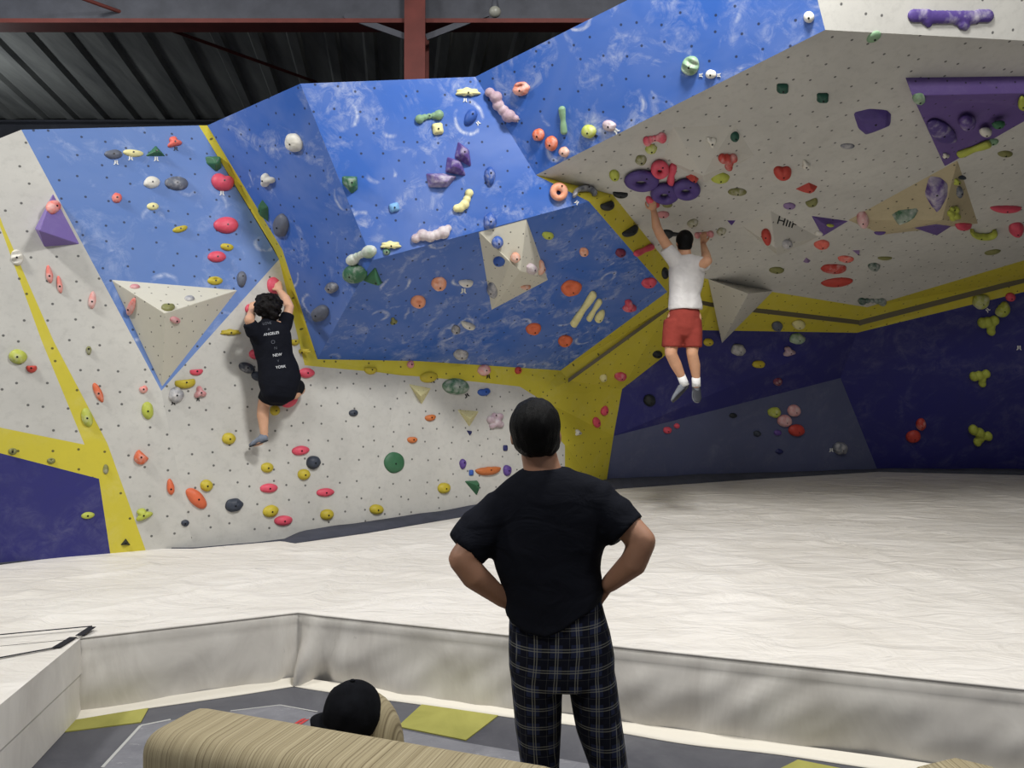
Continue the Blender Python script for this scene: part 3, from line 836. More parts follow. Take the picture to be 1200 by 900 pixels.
star 1108 182 9 8 0 white|small white chip near the bottom tip of the purple volume
rock 865 410 17 14 0 grey 3|chalky grey knob on the navy panel right of the grey pyramid tip
oval 830 401 12 9 0 yellow|small yellow knob on the navy panel beside the red shorts
rock 889 427 15 9 0 yellow|yellow knob on the navy panel right of the chalky knob
rock 911 382 13 11 0 grey|grey knob on the yellow fascia
rock 936 380 16 11 0 cream|cream knob on the yellow fascia right of the grey one
rock 934 397 18 13 5 sage 2|chalky sage knob just below the yellow fascia
star 924 412 15 13 0 mauve 1|dusty lilac knob below the chalky sage one
rock 911 447 11 10 0 maroon 1|faint maroon knob on the navy panel
oval 761 469 14 14 0 black|round black knob left of the hanging climber's feet
rock 907 483 16 12 0 lime 1|lime knob touching the pink discs in the cave
oval 930 481 15 14 0 rose 2|upper of two chalky pink discs in the cave
oval 919 493 17 14 0 rose 2|lower of two chalky pink discs in the cave
oval 933 504 19 14 0 red|orange red oval under the pink discs in the cave
rock 887 508 9 7 0 charcoal|left of three tiny dark chips low in the cave
rock 911 507 9 7 0 purple|middle of three tiny dark chips, beside the orange red oval
rock 913 529 9 6 0 navy|lowest of three tiny dark chips in the cave
rock 984 525 17 15 0 grey 2|grey stone hold at the cave crease near the mat
rock 782 504 10 8 0 pink|left of two small pink chips low in the cave
rock 793 499 7 6 0 pink|right of two small pink chips low in the cave
rock 859 487 9 6 0 black|tiny black chip in the cave middle
oval 1070 511 18 14 15 red|lower red ball of the pair on the right navy wall
oval 1079 497 12 14 -5 red 1|upper red knob of the pair on the right navy wall
tee 1147 511 30 22 -25 lime|splayed lime hold lowest on the right navy wall
tee 1149 443 24 20 10 lime|lime anvil hold in the middle of the right navy wall
tee 1159 381 23 23 10 lime|lime tooth shaped hold below the two lime ears
moon 1173 361 20 20 50 lime 1|right, hooked one of two lime ears at the top right
rock 1149 353 20 17 15 lime 2|left, chalky one of two lime ears at the top right
oval 1184 348 12 10 0 pink|pink knob above the hooked lime ear
'''
for ln in holds.strip().splitlines():
    a, label = ln.split('|'); f = a.split()
    hold(f[0], float(f[1]), float(f[2]), float(f[3]), float(f[4]), float(f[5]), f[6], label, int(f[7]) if len(f) > 7 else 0,
         H=(.16 if label.startswith(('flat purple plate', 'long wavy', 'flat green disc', 'large grey purple', 'huge purple sl')) else None))
tags = """136 190 7 0 tag|white tape tag under the grey boat shaped hold
153 185 7 0 tag|white tape tag under the cream bar hold
183 186 7 0 tag|white tape tag under the top green triangle
206 174 6 0 black_tag|dark tape tag under the highest salmon hold
260 226 7 0 tag|white tape tag under the large pink hold
560 144 6 40 tag|white tape tag beside the blue teardrop hold
545 117 6 0 tag|white tape tag under the cream claw hold
543 340 8 0 tag|white tape tag under the white crescent hold
507 446 6 0 black_tag|black tape tag under the bright yellow oval
547 463 6 30 black_tag|black tape tag under the big green oval
572 441 6 0 black_tag|black tape tag under the chalky salmon knob
608 109 6 20 tag|white tape tag beside the chalky orange jug
606 140 6 60 tag|white tape tag at the end of the lilac caterpillar
698 159 5 50 black_tag|black tape tag beside the lime ball
722 153 8 50 tag|white tape tag beside the chalky lilac lump
821 88 6 90 tag|white tape tag between the striped ball and the white knob
842 88 6 90 tag|white tape tag right of the white knob
676 237 6 -40 tag|white tape tag at the left foot of the grey arch
1157 363 6 50 tag|white tape tag between the two lime ears
1194 407 7 0 tag|white tape tag alone on the right navy wall
974 527 6 0 tag|white tape tag beside the grey stone hold
203 472 6 0 black_tag|black tape tag under the chalky grey lump
232 468 5 0 black_tag|black tape tag under the chalky pink triangle"""
for ln in tags.splitlines():
    a, label = ln.split('|'); f = a.split()
    route_tag(float(f[0]), float(f[1]), float(f[2]), label, float(f[3]), f[4])
# black hand lettering on the roof volume
def lettering(s, px, py, size_px, rot, parent, mat):
    P0, n, e1, e2, m = frame_at(px, py)
    me = text_mesh(s, 1.0, .02)
    r = math.radians(rot)
    e1n, e2n = e1*size_px, e2*size_px
    for v in me.vertices:
        x = v.co.x*math.cos(r)-v.co.y*math.sin(r); y = v.co.x*math.sin(r)+v.co.y*math.cos(r)
        v.co = e1n*x+e2n*y+n*(.003+v.co.z*.05)
    o = link_mesh('lettering', me, mat, None, P0, smooth=False)
    o.parent = parent; o.location = P0-parent_world(parent)
    return o
lettering('HIIF', 922, 261, 14, -16, V[4], M['black_tag'])
# ------------------------------------------------------------ crash mat
def polyline(pts, x):
    for (x0, y0), (x1, y1) in zip(pts, pts[1:]):
        if x <= x1: return y0+(y1-y0)*(x-x0)/(x1-x0)
    return pts[-1][1]
FR = [(-200, 783), (0, 757), (93, 748), (350, 718), (372, 721), (600, 745), (1200, 808), (1700, 862)]
BK = [(-200, 705), (0, 662), (85, 651), (170, 643), (226, 643), (330, 634), (345, 637), (430, 625), (560, 603), (640, 590), (725, 573), (880, 562), (1030, 553), (1200, 557), (1700, 567)]
k = N('scuffed white vinyl mat cover', .55, .4); co = k.coord('Object')
c = k.mix(k.ramp(k.noise(co, 1.2, 5, .6, .5), .35, .75), lin((232, 227, 219)), lin((216, 210, 200)))
sc = k.noise(k.coord('Object', (3.0, 5.5, 3.0)), 2.4, 8, .74, .8)
c = k.mix(k.ramp(sc, .625, .78, 0, .5), c, lin((120, 114, 106)))
k.col(c)
wr = k.noise(k.coord('Object', (1.0, 1.9, 1)), 2.6, 4, .55, .7)
k.bump(wr, .95, .05); M['mat'] = k.m
k = N('grey stained vinyl mat side', .5, .4); co = k.coord('Object')
st = k.noise(k.coord('Object', (1.2, 1.2, .5)), 2.2, 6, .65, 1.0)
c = k.mix(k.ramp(st, .35, .7), lin((226, 222, 214)), lin((196, 191, 183)))
sc = k.noise(k.coord('Object', (12, 12, 3)), 1.2, 6, .75, 1.4)
c = k.mix(k.ramp(sc, .66, .78, 0, .6), c, lin((84, 82, 80)))
k.col(c); k.bump(k.noise(k.coord('Object', (2, 2, .7)), 1.2, 3, .45, .6), .4, .05); M['mat_side'] = k.m
M['edge_pad'] = simple('dark grey padding', (70, 72, 82), .8, .2, 6, .15)
M['velcro'] = simple('black velcro strip', (46, 46, 50), .9, .1)

mat_root = empty('crash_mat', (0, 6, 0))
tag(mat_root, 'huge off white vinyl crash mat filling the floor below the climbing wall', 'mat')
# top cover
NXs = list(range(-200, 1701, 6)); NY = 110
CRE = [[on_z(x, y, .42) for x, y in q] for q in ([(640, 556), (860, 600), (1010, 640), (1190, 706)], [(930, 690), (1040, 735), (1160, 795)], [(690, 715), (900, 690), (1190, 655)], [(352, 716), (400, 660), (470, 625)], [(520, 600), (560, 660), (600, 700)], [(60, 720), (240, 690), (430, 660)], [(640, 655), (760, 690), (900, 760)], [(880, 575), (1000, 610), (1200, 640)])]
def crease(p):
    h = 0
    for q in CRE:
        for a, b in zip(q, q[1:]):
            ab = Vector((b.x-a.x, b.y-a.y)); ap = Vector((p.x-a.x, p.y-a.y)); t = max(0, min(1, ap.dot(ab)/ab.length_squared)); d2 = (ap-ab*t).length_squared
            if d2 < .03: h = max(h, math.exp(-d2/.0012))
    return h*.014
bm = bmesh.new(); rows = []
def wrinkle(p, f):
    a = noise.noise(Vector((p.x*.55+3, p.y*1.7, 1.3)))*.5+noise.noise(Vector((p.x*1.4-p.y*.8, p.y*2.6, 4.1)))*.3
    r = 1-abs(noise.noise(Vector((p.x*.9+p.y*.35, p.y*1.4-p.x*.25, 9.7))))*7
    return (a*.020+max(0, r)*.016+crease(p))*min(1, f*6, (1-f)*8)
for x in NXs:
    a = on_z(x, polyline(FR, x), .40); b = on_mat(x, polyline(BK, x))
    col = []
    for j in range(NY+1):
        f = (j/NY)**1.25
        p = a.lerp(b, f); p.z = matz(p.y)+wrinkle(p, f)
        col.append(bm.verts.new(p))
    rows.append(col)
for a, b in zip(rows, rows[1:]):
    for j in range(NY): bm.faces.new((a[j], b[j], b[j+1], a[j+1]))
obj('top_cover', bm, M['mat'], mat_root)
# front skirt, folded at the inner corner, with the loose hem lying on the floor
edge = [on_z(x, polyline(FR, x), .40) for x in range(80, 1701, 6)]
def outward(i):
    a = edge[max(0, i-1)]; b = edge[min(len(edge)-1, i+1)]; t = (b-a); t.z = 0; t.normalize(); return Vector((t.y, -t.x, 0))
bm = bmesh.new(); cols = []
for i, e in enumerate(edge):
    o_ = outward(i); px = 80+6*i; cl = []
    g = math.exp(-((px-362)/26)**2)
    for j in range(15):
        f = j/14; z = .40*(1-f)
        w = .012*math.sin(f*PI)*1.4+.02*f
        w += .034*noise.noise(Vector((e.x*2.1, f*1.5, 2)))*f+.012*noise.noise(Vector((e.x*7+f*3, f*2, 7)))*min(1, f*3)
        w += g*.085*math.sin((px-362)/7.+f*2.2)*f
        if j == 1: w += .010
        p = e+o_*w; p.z = max(.004, z-(.0 if j else -.002)); cl.append(bm.verts.new(p))
    cols.append(cl)
for a, b in zip(cols, cols[1:]):
    for j in range(14): bm.faces.new((a[j], a[j+1], b[j+1], b[j]))
side = obj('side_skirt', bm, M['mat_side'], mat_root)
bm = bmesh.new(); cols = []
for i, e in enumerate(edge):
    o_ = outward(i); cl = []
    wd = .075+.03*noise.noise(Vector((e.x*1.7, 3, 3)))
    for f, z in ((0, .03), (.25, .022), (.6, .012+.008*noise.noise(Vector((e.x*5, 1, 1)))), (1, .006), (1, .002)):
        p = e+o_*(.02+wd*f); p.z = max(.002, z); cl.append(bm.verts.new(p))
    cols.append(cl)
for a, b in zip(cols, cols[1:]):
    for j in range(4): bm.faces.new((a[j], a[j+1], b[j+1], b[j]))
M['hem'] = simple('clean white vinyl hem', (226, 220, 206), .55, .4)
obj('loose_hem', bm, M['hem'], mat_root)['label'] = 'brighter loose hem along the floor'
# seam piping along the front top edge
bm = bmesh.new(); tube(bm, [e+Vector((0, -.004, .002)) for e in edge[2:]], [.0065]*(len(edge)-2), 8, Vector((0, 0, 1)))
obj('edge_piping', bm, M['mat_side'], mat_root)
# dark padding between mat and wall
bm = bmesh.new(); prev = None
up_px = [(-200, 8), (0, 7), (100, 5), (165, 3), (200, .5), (330, .5), (346, 9), (430, 9), (560, 11), (640, 11), (725, 10), (830, 9), (960, 5), (1030, 4), (1200, 6), (1700, 6)]
for x in range(-200, 1701, 10):
    y = polyline(BK, x); u = polyline(up_px, x)
    a = on_mat(x, y, -.012); wob = 1.2*noise.noise(Vector((x*.03, 0, 0)))
    b = on_mat(x, y, 0); r = ray(x, y-u-wob)
    q = b+Vector((0, .18, 0)); t = (q.y-CAM.y)/r.y; q = CAM+r*t
    r2 = (q+Vector((0, .25, .005)))
    cur = [bm.verts.new(a+Vector((0, -.04, -.01))), bm.verts.new(b+Vector((0, .03, .004))), bm.verts.new(q), bm.verts.new(r2)]
    if prev:
        for j in range(3): bm.faces.new((prev[j], cur[j], cur[j+1], prev[j+1]))
    prev = cur
obj('edge_padding', bm, M['edge_pad'], mat_root)['label'] = 'dark grey padding strip against the wall'

# separate mat block on the left
bl = empty('mat_block', on_z(0, 800, 0)); bl.location.z = 0
tag(bl, 'lower left white mat block butting against the large crash mat', 'mat')
topq = [(-200, 783.5), (0, 757.5), (94, 748.5), (0, 826), (-200, 985)]
tp = [on_z(x, y, .402) for x, y in topq]
bm = bmesh.new(); fan(bm, tp); bmesh.ops.subdivide_edges(bm, edges=bm.edges[:], cuts=1)
bmesh.ops.recalc_face_normals(bm, faces=bm.faces)
obj('top_cover', bm, M['mat'], bl, smooth=False)
bm = bmesh.new()
line = [tp[2], tp[3], tp[4]]
for a, b in zip(line, line[1:]):
    n_ = 12
    for i in range(n_):
        p, q = a.lerp(b, i/n_), a.lerp(b, (i+1)/n_)
        for z0, z1, o0, o1 in ((.402, .22, 0, .012), (.22, .215, .012, .004), (.215, .004, .004, .01)):
            d_ = Vector((.85, .3, 0))
            P4 = [p+d_*o0, q+d_*o0, q+d_*o1, p+d_*o1]
            for v, z in zip(P4, (z0, z0, z1, z1)): v.z = z
            fan(bm, P4)
bmesh.ops.remove_doubles(bm, verts=bm.verts, dist=.0004); bmesh.ops.recalc_face_normals(bm, faces=bm.faces)
obj('side_panel', bm, M['mat_side'], bl, smooth=False)
def ribbon(pts, half, name, parent, z=.408):
    bm = bmesh.new()
    P3 = [on_z(x, y, z) for x, y in pts]
    for a, b in zip(P3, P3[1:]):
        t = (b-a).normalized(); s_ = Vector((-t.y, t.x, 0))*half
        lo = [bm.verts.new(v) for v in (a-s_, b-s_, b+s_, a+s_)]; hi = [bm.verts.new(v+Vector((0, 0, .003))) for v in (a-s_, b-s_, b+s_, a+s_)]
        bm.faces.new(hi); bm.faces.new(lo[::-1])
        for i in range(4): bm.faces.new((lo[i], lo[(i+1) % 4], hi[(i+1) % 4], hi[i]))
    return obj(name, bm, M['velcro'], parent, smooth=False)
ribbon([(-200, 800), (0, 771), (66, 759)], .007, 'seam_strip', bl)
ribbon([(66, 759), (86, 747)], .020, 'seam_strip', bl)
ribbon([(93, 745), (108, 735)], .020, 'seam_strip', mat_root, .416)
ribbon([(-200, 768), (0, 744), (108, 734)], .006, 'seam_strip', mat_root, .416)

# ------------------------------------------------------------ floor
k = N('dark rubber floor', .85, .2); co = k.coord('Object')
c = k.mix(k.ramp(k.noise(co, 1.5, 6, .65, .6), .3, .75), lin((74, 74, 80)), lin((104, 104, 108)))
c = k.mix(k.ramp(k.noise(k.coord('Object', (1, 6, 1)), 9, 5, .7), .62, .8, 0, .5), c, lin((140, 140, 142))); k.col(c); M['floor'] = k.m
k = N('scuffed grey floor', .8, .25); co = k.coord('Object')
c = k.mix(k.ramp(k.noise(co, 2.5, 6, .7, 1), .3, .7), lin((108, 108, 114)), lin((136, 136, 140)))
c = k.mix(k.ramp(k.noise(k.coord('Object', (2, 8, 1)), 6, 6, .75, 1), .60, .7, 0, .8), c, lin((184, 184, 182))); k.col(c); M['floor2'] = k.m
k = N('olive foam tile', .85, .2); co = k.coord('Object')
k.col(k.mix(k.ramp(k.noise(co, 3, 6, .6, .6), .3, .7), lin((166, 162, 88)), lin((142, 140, 72)))); M['tile'] = k.m
bm = bmesh.new(); box(bm, (2, 5.5, -.1), (28, 19, .2)); o = obj('floor', bm, M['floor'], smooth=False); o['kind'] = 'structure'
def floor_tile(pts, mat, th, name, label, cat):
    bm = bmesh.new(); P3 = [on_z(x, y, th) for x, y in pts]
    f = fan(bm, P3)
    g = bmesh.ops.extrude_face_region(bm, geom=[f]); bmesh.ops.translate(bm, verts=[v for v in g['geom'] if isinstance(v, bmesh.types.BMVert)], vec=(0, 0, -th+.0005))
    bmesh.ops.recalc_face_normals(bm, faces=bm.faces)
    c = sum(P3, Vector())/len(P3); c.z = 0
    return tag(obj(name, bm, mat, None, c, smooth=False), label, cat)
floor_tile([(62, 859), (98, 824), (182, 815), (165, 846)], M['tile'], .006, 'foam_floor_tile', 'olive floor tile at the foot of the left mat block', 'floor tile')['group'] = 'olive floor tiles'
floor_tile([(466, 851), (500, 820), (584, 838), (546, 867)], M['tile'], .006, 'foam_floor_tile', 'olive floor tile between the black cap and the standing man', 'floor tile')['group'] = 'olive floor tiles'
floor_tile([(905, 905), (935, 890), (1010, 905), (985, 925)], M['tile'], .006, 'foam_floor_tile', 'olive floor tile cut by the bottom edge right of the standing man', 'floor tile')['group'] = 'olive floor tiles'
floor_tile([(60, 985), (120, 899), (165, 849), (325, 826), (470, 855), (545, 870), (690, 895), (960, 945), (900, 1100), (300, 1250)], M['floor2'], .004, 'floor_mat', 'lighter scuffed grey floor mat under the couch', 'mat')
bm = bmesh.new()
for a, b in (((343, 850), (356, 842)), ((346, 852), (360, 843))):
    p, q = on_z(*a, .0065), on_z(*b, .0065); w_ = Vector((.012, .006, 0)); fan(bm, [p-w_, q-w_, q+w_, p+w_])
tag(obj('floor_marking', bm, simple('red tape', (190, 60, 60)), smooth=False), 'short red tape mark on the grey floor left of the black cap', 'tape')
# chalky white tape line on the floor
def line_mark(pts, half, label):
    bm = bmesh.new(); P3 = [on_z(x, y, .0055) for x, y in pts]
    for a, b in zip(P3, P3[1:]):
        t = (b-a).normalized(); s_ = Vector((-t.y, t.x, 0))*half; fan(bm, [a-s_, b-s_, b+s_, a+s_])
    bmesh.ops.recalc_face_normals(bm, faces=bm.faces)
    tag(obj('floor_marking', bm, simple('worn white tape', (178, 178, 174), .8), smooth=False), label, 'tape')
line_mark([(120, 899), (165, 850), (200, 843)], .008, 'worn white line on the floor left of the couch')
line_mark([(270, 833), (328, 826), (372, 834)], .005, 'worn white line on the floor above the couch back')

# ------------------------------------------------------------ warehouse shell
k = N('weathered corrugated steel', .6, .4); co = k.coord('Object')
c = k.mix(k.ramp(k.noise(k.coord('Object', (3, .4, .4)), 1.2, 5, .6), .35, .7), lin((150, 152, 148)), lin((104, 106, 106)))
k.col(c); M['shed'] = k.m
M['steel'] = simple('dark grey steel', (74, 76, 84), .55, .4, 4, .2)
M['redsteel'] = simple('rust red painted steel', (104, 50, 44), .6, .4, 4, .2)
M['shade'] = simple('dark board wall', (46, 48, 56), .9, .1)
bm = bmesh.new(); x = -12.; prof = []
while x < 18:
    prof += [(x, 0), (x+.30, 0), (x+.34, .07), (x+.42, .07), (x+.46, 0)]; x += .52
zc = 6.75
vs = [[bm.verts.new((px_-.148*(y-9), y, zc-h_-.06*(y-9))) for (px_, h_) in prof] for y in (-4, 2, 8, 14.2)]
for a, b in zip(vs, vs[1:]):
    for i in range(len(prof)-1): bm.faces.new((a[i], b[i], b[i+1], a[i+1]))
o = obj('ceiling', bm, M['shed'], smooth=False); o['kind'] = 'structure'; s = o.modifiers.new('thickness', 'SOLIDIFY'); s.thickness = .04; s.offset = 1
for nm, cc, ss in (('wall_far', (2, 14.3, 3.4), (28, .2, 7)), ('wall_side_left', (-12, 5, 3.4), (.2, 18.6, 7)), ('wall_side_right', (15.8, 5, 3.4), (.2, 18.6, 7))):
    bm = bmesh.new(); box(bm, cc, ss); o = obj(nm, bm, M['shade'], smooth=False); o['kind'] = 'structure'
def ibeam(bm, a, b, hgt, wid, web=.03):
    c = (Vector(a)+Vector(b))/2; L = (Vector(b)-Vector(a)).length
    box(bm, c+Vector((0, 0, hgt/2)), (L, wid, .03)); box(bm, c-Vector((0, 0, hgt/2)), (L, wid, .03)); box(bm, c, (L, web, hgt))
bt = empty('roof_beam', (0, 9, 6.04)); tag(bt, 'long grey steel roof beam with a red lower flange running across the top of the view', 'beam')
bm = bmesh.new(); box(bm, (0, 9, 6.30), (23, .05, .48)); box(bm, (0, 9, 6.56), (23, .22, .03)); obj('web', bm, M['steel'], bt, smooth=False)
bm = bmesh.new(); box(bm, (0, 9, 6.05), (23, .24, .05)); obj('lower_flange', bm, M['redsteel'], bt, smooth=False)['label'] = 'rust red lower flange'
bm = bmesh.new(); ibeam(bm, (-11.8, 13.2, 6.2), (15.6, 13.2, 6.2), .34, .3); tag(obj('roof_beam', bm, M['steel'], None, (0, 13.2, 6), smooth=False), 'dark purlin beam above the pale blue wall at the back', 'beam')
bm = bmesh.new(); box(bm, (-1.12, 8.8, 3.3), (.24, .03, 6.6)); box(bm, (-1.12, 9.0, 3.3), (.03, .36, 6.6)); box(bm, (-1.12, 9.2, 3.3), (.24, .03, 6.6))
tag(obj('steel_column', bm, M['redsteel'], None, (-1.12, 9, 0), smooth=False), 'rust red steel column rising behind the blue wall', 'column')
for pts, lb in ((((-1.95, 8.9, 6.12), (-1.22, 8.9, 5.86)), 'pale diagonal brace left of the red column'), (((-1.0, 8.9, 5.86), (-.28, 8.9, 6.14)), 'pale diagonal brace right of the red column')):
    a, b = Vector(pts[0]), Vector(pts[1]); bm = bmesh.new(); t = (b-a).normalized(); u = Vector((-t.z, 0, t.x))*.035
    for yy in (-.012, .012):
        fan(bm, [a-u+Vector((0, yy, 0)), b-u+Vector((0, yy, 0)), b+u+Vector((0, yy, 0)), a+u+Vector((0, yy, 0))])
    bmesh.ops.bridge_loops(bm, edges=bm.edges[:]); bmesh.ops.recalc_face_normals(bm, faces=bm.faces)
    tag(obj('roof_brace', bm, M['steel'], None, a, smooth=False), lb, 'brace', 'braces beside the column')
bm = bmesh.new(); tube(bm, [U(85, -6, 8.6), U(370, 96, 11.5)], [.022, .022], 8, Vector((0, 1, 0))); tag(obj('tie_rod', bm, M['redsteel'], None, U(85, -6, 8.6)), 'thin brown tie rod slanting down across the corrugated roof', 'rod')
lr = empty('pendant_lamp', U(580, 14, 8.4)); tag(lr, 'small pale round lamp hanging below the roof beam', 'lamp')
bm = bmesh.new(); ell(bm, U(580, 14, 8.4), (.065, .065, .06)); obj('globe', bm, simple('frosted globe', (150, 150, 140), .3), lr)
bm = bmesh.new(); p = U(580, 14, 8.4); tube(bm, [p+Vector((0, 0, .05)), p+Vector((0, 0, .12))], [.045, .03], 12); tube(bm, [p+Vector((0, 0, .1)), p+Vector((0, 0, .55))], [.008, .008], 8); obj('fitting', bm, M['steel'], lr)

# ------------------------------------------------------------ couch, cushion, cap, armchair
k = N('striped beige corduroy upholstery', .9, .15)
co = k.coord('Object', (60, .05, .05)); n1 = k.noise(co, 1.0, 3, .8); n2 = k.noise(k.coord('Object', (210, .05, .05)), 1.0, 1, .5)
c = k.mix(k.ramp(n1, .35, .65), lin((146, 134, 106)), lin((176, 164, 134)))
c = k.mix(k.ramp(n2, .50, .66, 0, .6), c, lin((98, 86, 66))); k.col(c); k.bump(n2, .5, .004); M['couch'] = k.m
A = on_z(203, 845, .86); B = on_z(600, 917, .86)
ax = (B-A); ax.z = 0; ax *= 1.12; B = A+ax+Vector((0, 0, B.z-A.z)); Lc = ax.length; ax.normalize(); ay = Vector((-ax.y, ax.x, 0)); ang = math.atan2(ax.y, ax.x)
cr = empty('couch', (A+B)/2-Vector((0, 0, .86))); cr.rotation_euler = (0, 0, ang)
tag(cr, 'beige striped couch seen from behind at the bottom of the picture', 'couch')
def cpart(name, fn, parent=None):
    bm = bmesh.new(); fn(bm); me = bpy.data.meshes.new(name); bm.to_mesh(me); bm.free()
    o = link_mesh(name, me, M['couch'], parent or cr); return o
def softbox(c, s, bev, bulge=0, seg=6):
    def f(bm):
        g = bmesh.ops.create_cube(bm, size=1); bmesh.ops.transform(bm, matrix=Matrix.Translation(c) @ Matrix.Diagonal((*s, 1)), verts=g['verts'])
        bmesh.ops.bevel(bm, geom=bm.edges[:], offset=bev, segments=seg, affect='EDGES', profile=.5)
    return f
h2 = Lc/2
cpart('backrest', softbox((0, -.02, .508), (Lc, .22, .75), .055))
cpart('seat', softbox((0, .27, .30), (Lc-.18, .44, .26), .05))
cpart('arm', softbox((-h2+.06, .24, .36), (.14, .48, .46), .05)); cpart('arm', softbox((h2-.06, .24, .36), (.14, .48, .46), .05))
for sx in (-1, 1):
    for sy in (0, 1):
        bm = bmesh.new(); tube(bm, [(sx*(h2-.08), .02+sy*.42, 0), (sx*(h2-.08), .02+sy*.42, .17)], [.018, .028], 12, flat=True)
        me = bpy.data.meshes.new('leg'); bm.to_mesh(me); bm.free(); link_mesh('leg', me, simple('dark wooden leg', (50, 36, 28)) if (sx, sy) == (-1, 0) else bpy.data.materials['dark wooden leg'], cr)
# round-topped cushion leaning inside the couch
cc = U(421, 872, 2.16)
bm = bmesh.new(); ell(bm, (0, 0, 0), (.122, .085, .185), None, 4)
for v in bm.verts:
    v.co.z = math.copysign(abs(v.co.z/.17)**.8*.17, v.co.z)
me = bpy.data.meshes.new('cushion'); bm.to_mesh(me); bm.free()
cu = link_mesh('cushion', me, M['couch'], None, cc); cu.rotation_euler = (0, .0, ang)
cu.location.z -= .030; cu.location.x += .012
tag(cu, 'round topped beige cushion behind the couch back, carrying the black cap', 'cushion')
M['cap'] = simple('black cotton twill', (17, 18, 22), .95, .1, 30, .3, .2)
cp = empty('baseball_cap', U(410, 838, 2.12)); tag(cp, 'black baseball cap resting on the round beige cushion, brim to the left', 'cap')
c0 = U(413, 835, 2.12)
bm = bmesh.new()
ell(bm, c0, (.081, .090, .086), None, 4)
for v in bm.verts:
    d_ = v.co-c0
    if d_.z < -.045: v.co.z = c0.z-.045-(-.045-d_.z)*.15
    v.co += d_.normalized()*.003*noise.noise(v.co*30)
obj('crown', bm, M['cap'], cp)
bm = bmesh.new(); cb = U(388, 845, 2.10)
R3, A3 = 5, 20; grid = []
for i in range(R3+1):
    row = []
    for j in range(A3+1):
        t = math.radians(120+125*j/A3); rr = .052+.036*i/R3*math.sin(PI*(j+1.5)/(A3+3))**.5
        p = c0+Vector((math.cos(t)*rr*1.22-.004, math.sin(t)*rr*1.0-.01, -.016-.15*(rr-.05)-.012*abs(math.sin(t))**2))
        row.append(bm.verts.new(p))
    grid.append(row)
for a, b in zip(grid, grid[1:]):
    for j in range(A3): bm.faces.new((a[j], a[j+1], b[j+1], b[j]))
br = obj('brim', bm, M['cap'], cp); s = br.modifiers.new('t', 'SOLIDIFY'); s.thickness = .022; s.offset = 0
bm = bmesh.new(); ell(bm, c0+Vector((0, 0, .088)), (.008, .008, .004), None, 2); obj('button', bm, M['cap'], cp)
bm = bmesh.new(); tube(bm, [c0+Vector((-.05+.02*i, -.078+.006*abs(i-2.5), -.036)) for i in range(6)], [(.003, .009)]*6, 8, Vector((0, 1, 0))); obj('back_strap', bm, M['cap'], cp)
# armchair whose rounded top just enters the frame
ac = empty('armchair', Vector((.99, 1.68, 0))); tag(ac, 'beige armchair whose rounded top just shows at the bottom edge on the right', 'armchair')
def apart(name, fn): 
    o = cpart(name, fn, ac); return o
def dome(bm):
    g = bmesh.ops.create_cube(bm, size=1); bmesh.ops.subdivide_edges(bm, edges=bm.edges[:], cuts=5, use_grid_fill=True)
    for v in bm.verts:
        x, y, z = v.co; v.co = Vector((x*.5, y*.14, .30+(z+.5)*(.588-.18*(2*x)**2*(z+.5))))
    bmesh.ops.bevel(bm, geom=[e for e in bm.edges if e.calc_face_angle(0) > .8], offset=.03, segments=3, affect='EDGES')
apart('backrest', dome)
apart('seat', softbox((0, .27, .32), (.36, .42, .2), .05)); apart('arm', softbox((-.23, .25, .38), (.1, .46, .42), .045)); apart('arm', softbox((.23, .25, .38), (.1, .46, .42), .045))
for sx in (-1, 1):
    for sy in (0, 1):
        bm = bmesh.new(); tube(bm, [(sx*.2, .02+sy*.42, 0), (sx*.2, .02+sy*.42, .24)], [.018, .028], 12, flat=True)
        me = bpy.data.meshes.new('leg'); bm.to_mesh(me); bm.free(); link_mesh('leg', me, bpy.data.materials['dark wooden leg'], ac)

# ------------------------------------------------------------ lights
def area(loc, target, size, energy, col):
    ld = bpy.data.lights.new('ceiling_light', 'AREA'); ld.shape = 'RECTANGLE'; ld.size = size[0]; ld.size_y = size[1]; ld.energy = energy; ld.color = col
    o = bpy.data.objects.new('ceiling_light', ld); C.objects.link(o); o.location = loc
    o.rotation_euler = (Vector(target)-Vector(loc)).to_track_quat('-Z', 'Y').to_euler()
area((1.3, 3.2, 6.45), (0.6, 6.0, 1.5), (1.0, .5), 560, (1, .99, .97))
area((-6.0, 3.6, 6.4), (-3.6, 6.5, 1.8), (1.0, .5), 420, (1, .99, .97))
pl = bpy.data.lights.new('ceiling_light', 'POINT'); pl.energy = 150; pl.shadow_soft_size = .25; pl.color = (.93, .97, 1)
po = bpy.data.objects.new('ceiling_light', pl); C.objects.link(po); po.location = (-5.6, 6.6, 5.5)
pl = bpy.data.lights.new('ceiling_light', 'POINT'); pl.energy = 120; pl.shadow_soft_size = .3; pl.color = (.93, .97, 1)
po = bpy.data.objects.new('ceiling_light', pl); C.objects.link(po); po.location = (-7.9, 10.6, 5.1)
area((4.0, 1.5, 6.4), (3.0, 5.0, 0), (1.6, .6), 230, (1, .985, .96))
area((-2.0, -.8, 6.4), (-.5, 4.0, 0), (1.6, .6), 260, (1, .985, .96))
w = bpy.data.worlds.new('world'); SC.world = w; w.use_nodes = True
w.node_tree.nodes['Background'].inputs[0].default_value = (.75, .78, .85, 1); w.node_tree.nodes['Background'].inputs[1].default_value = .46
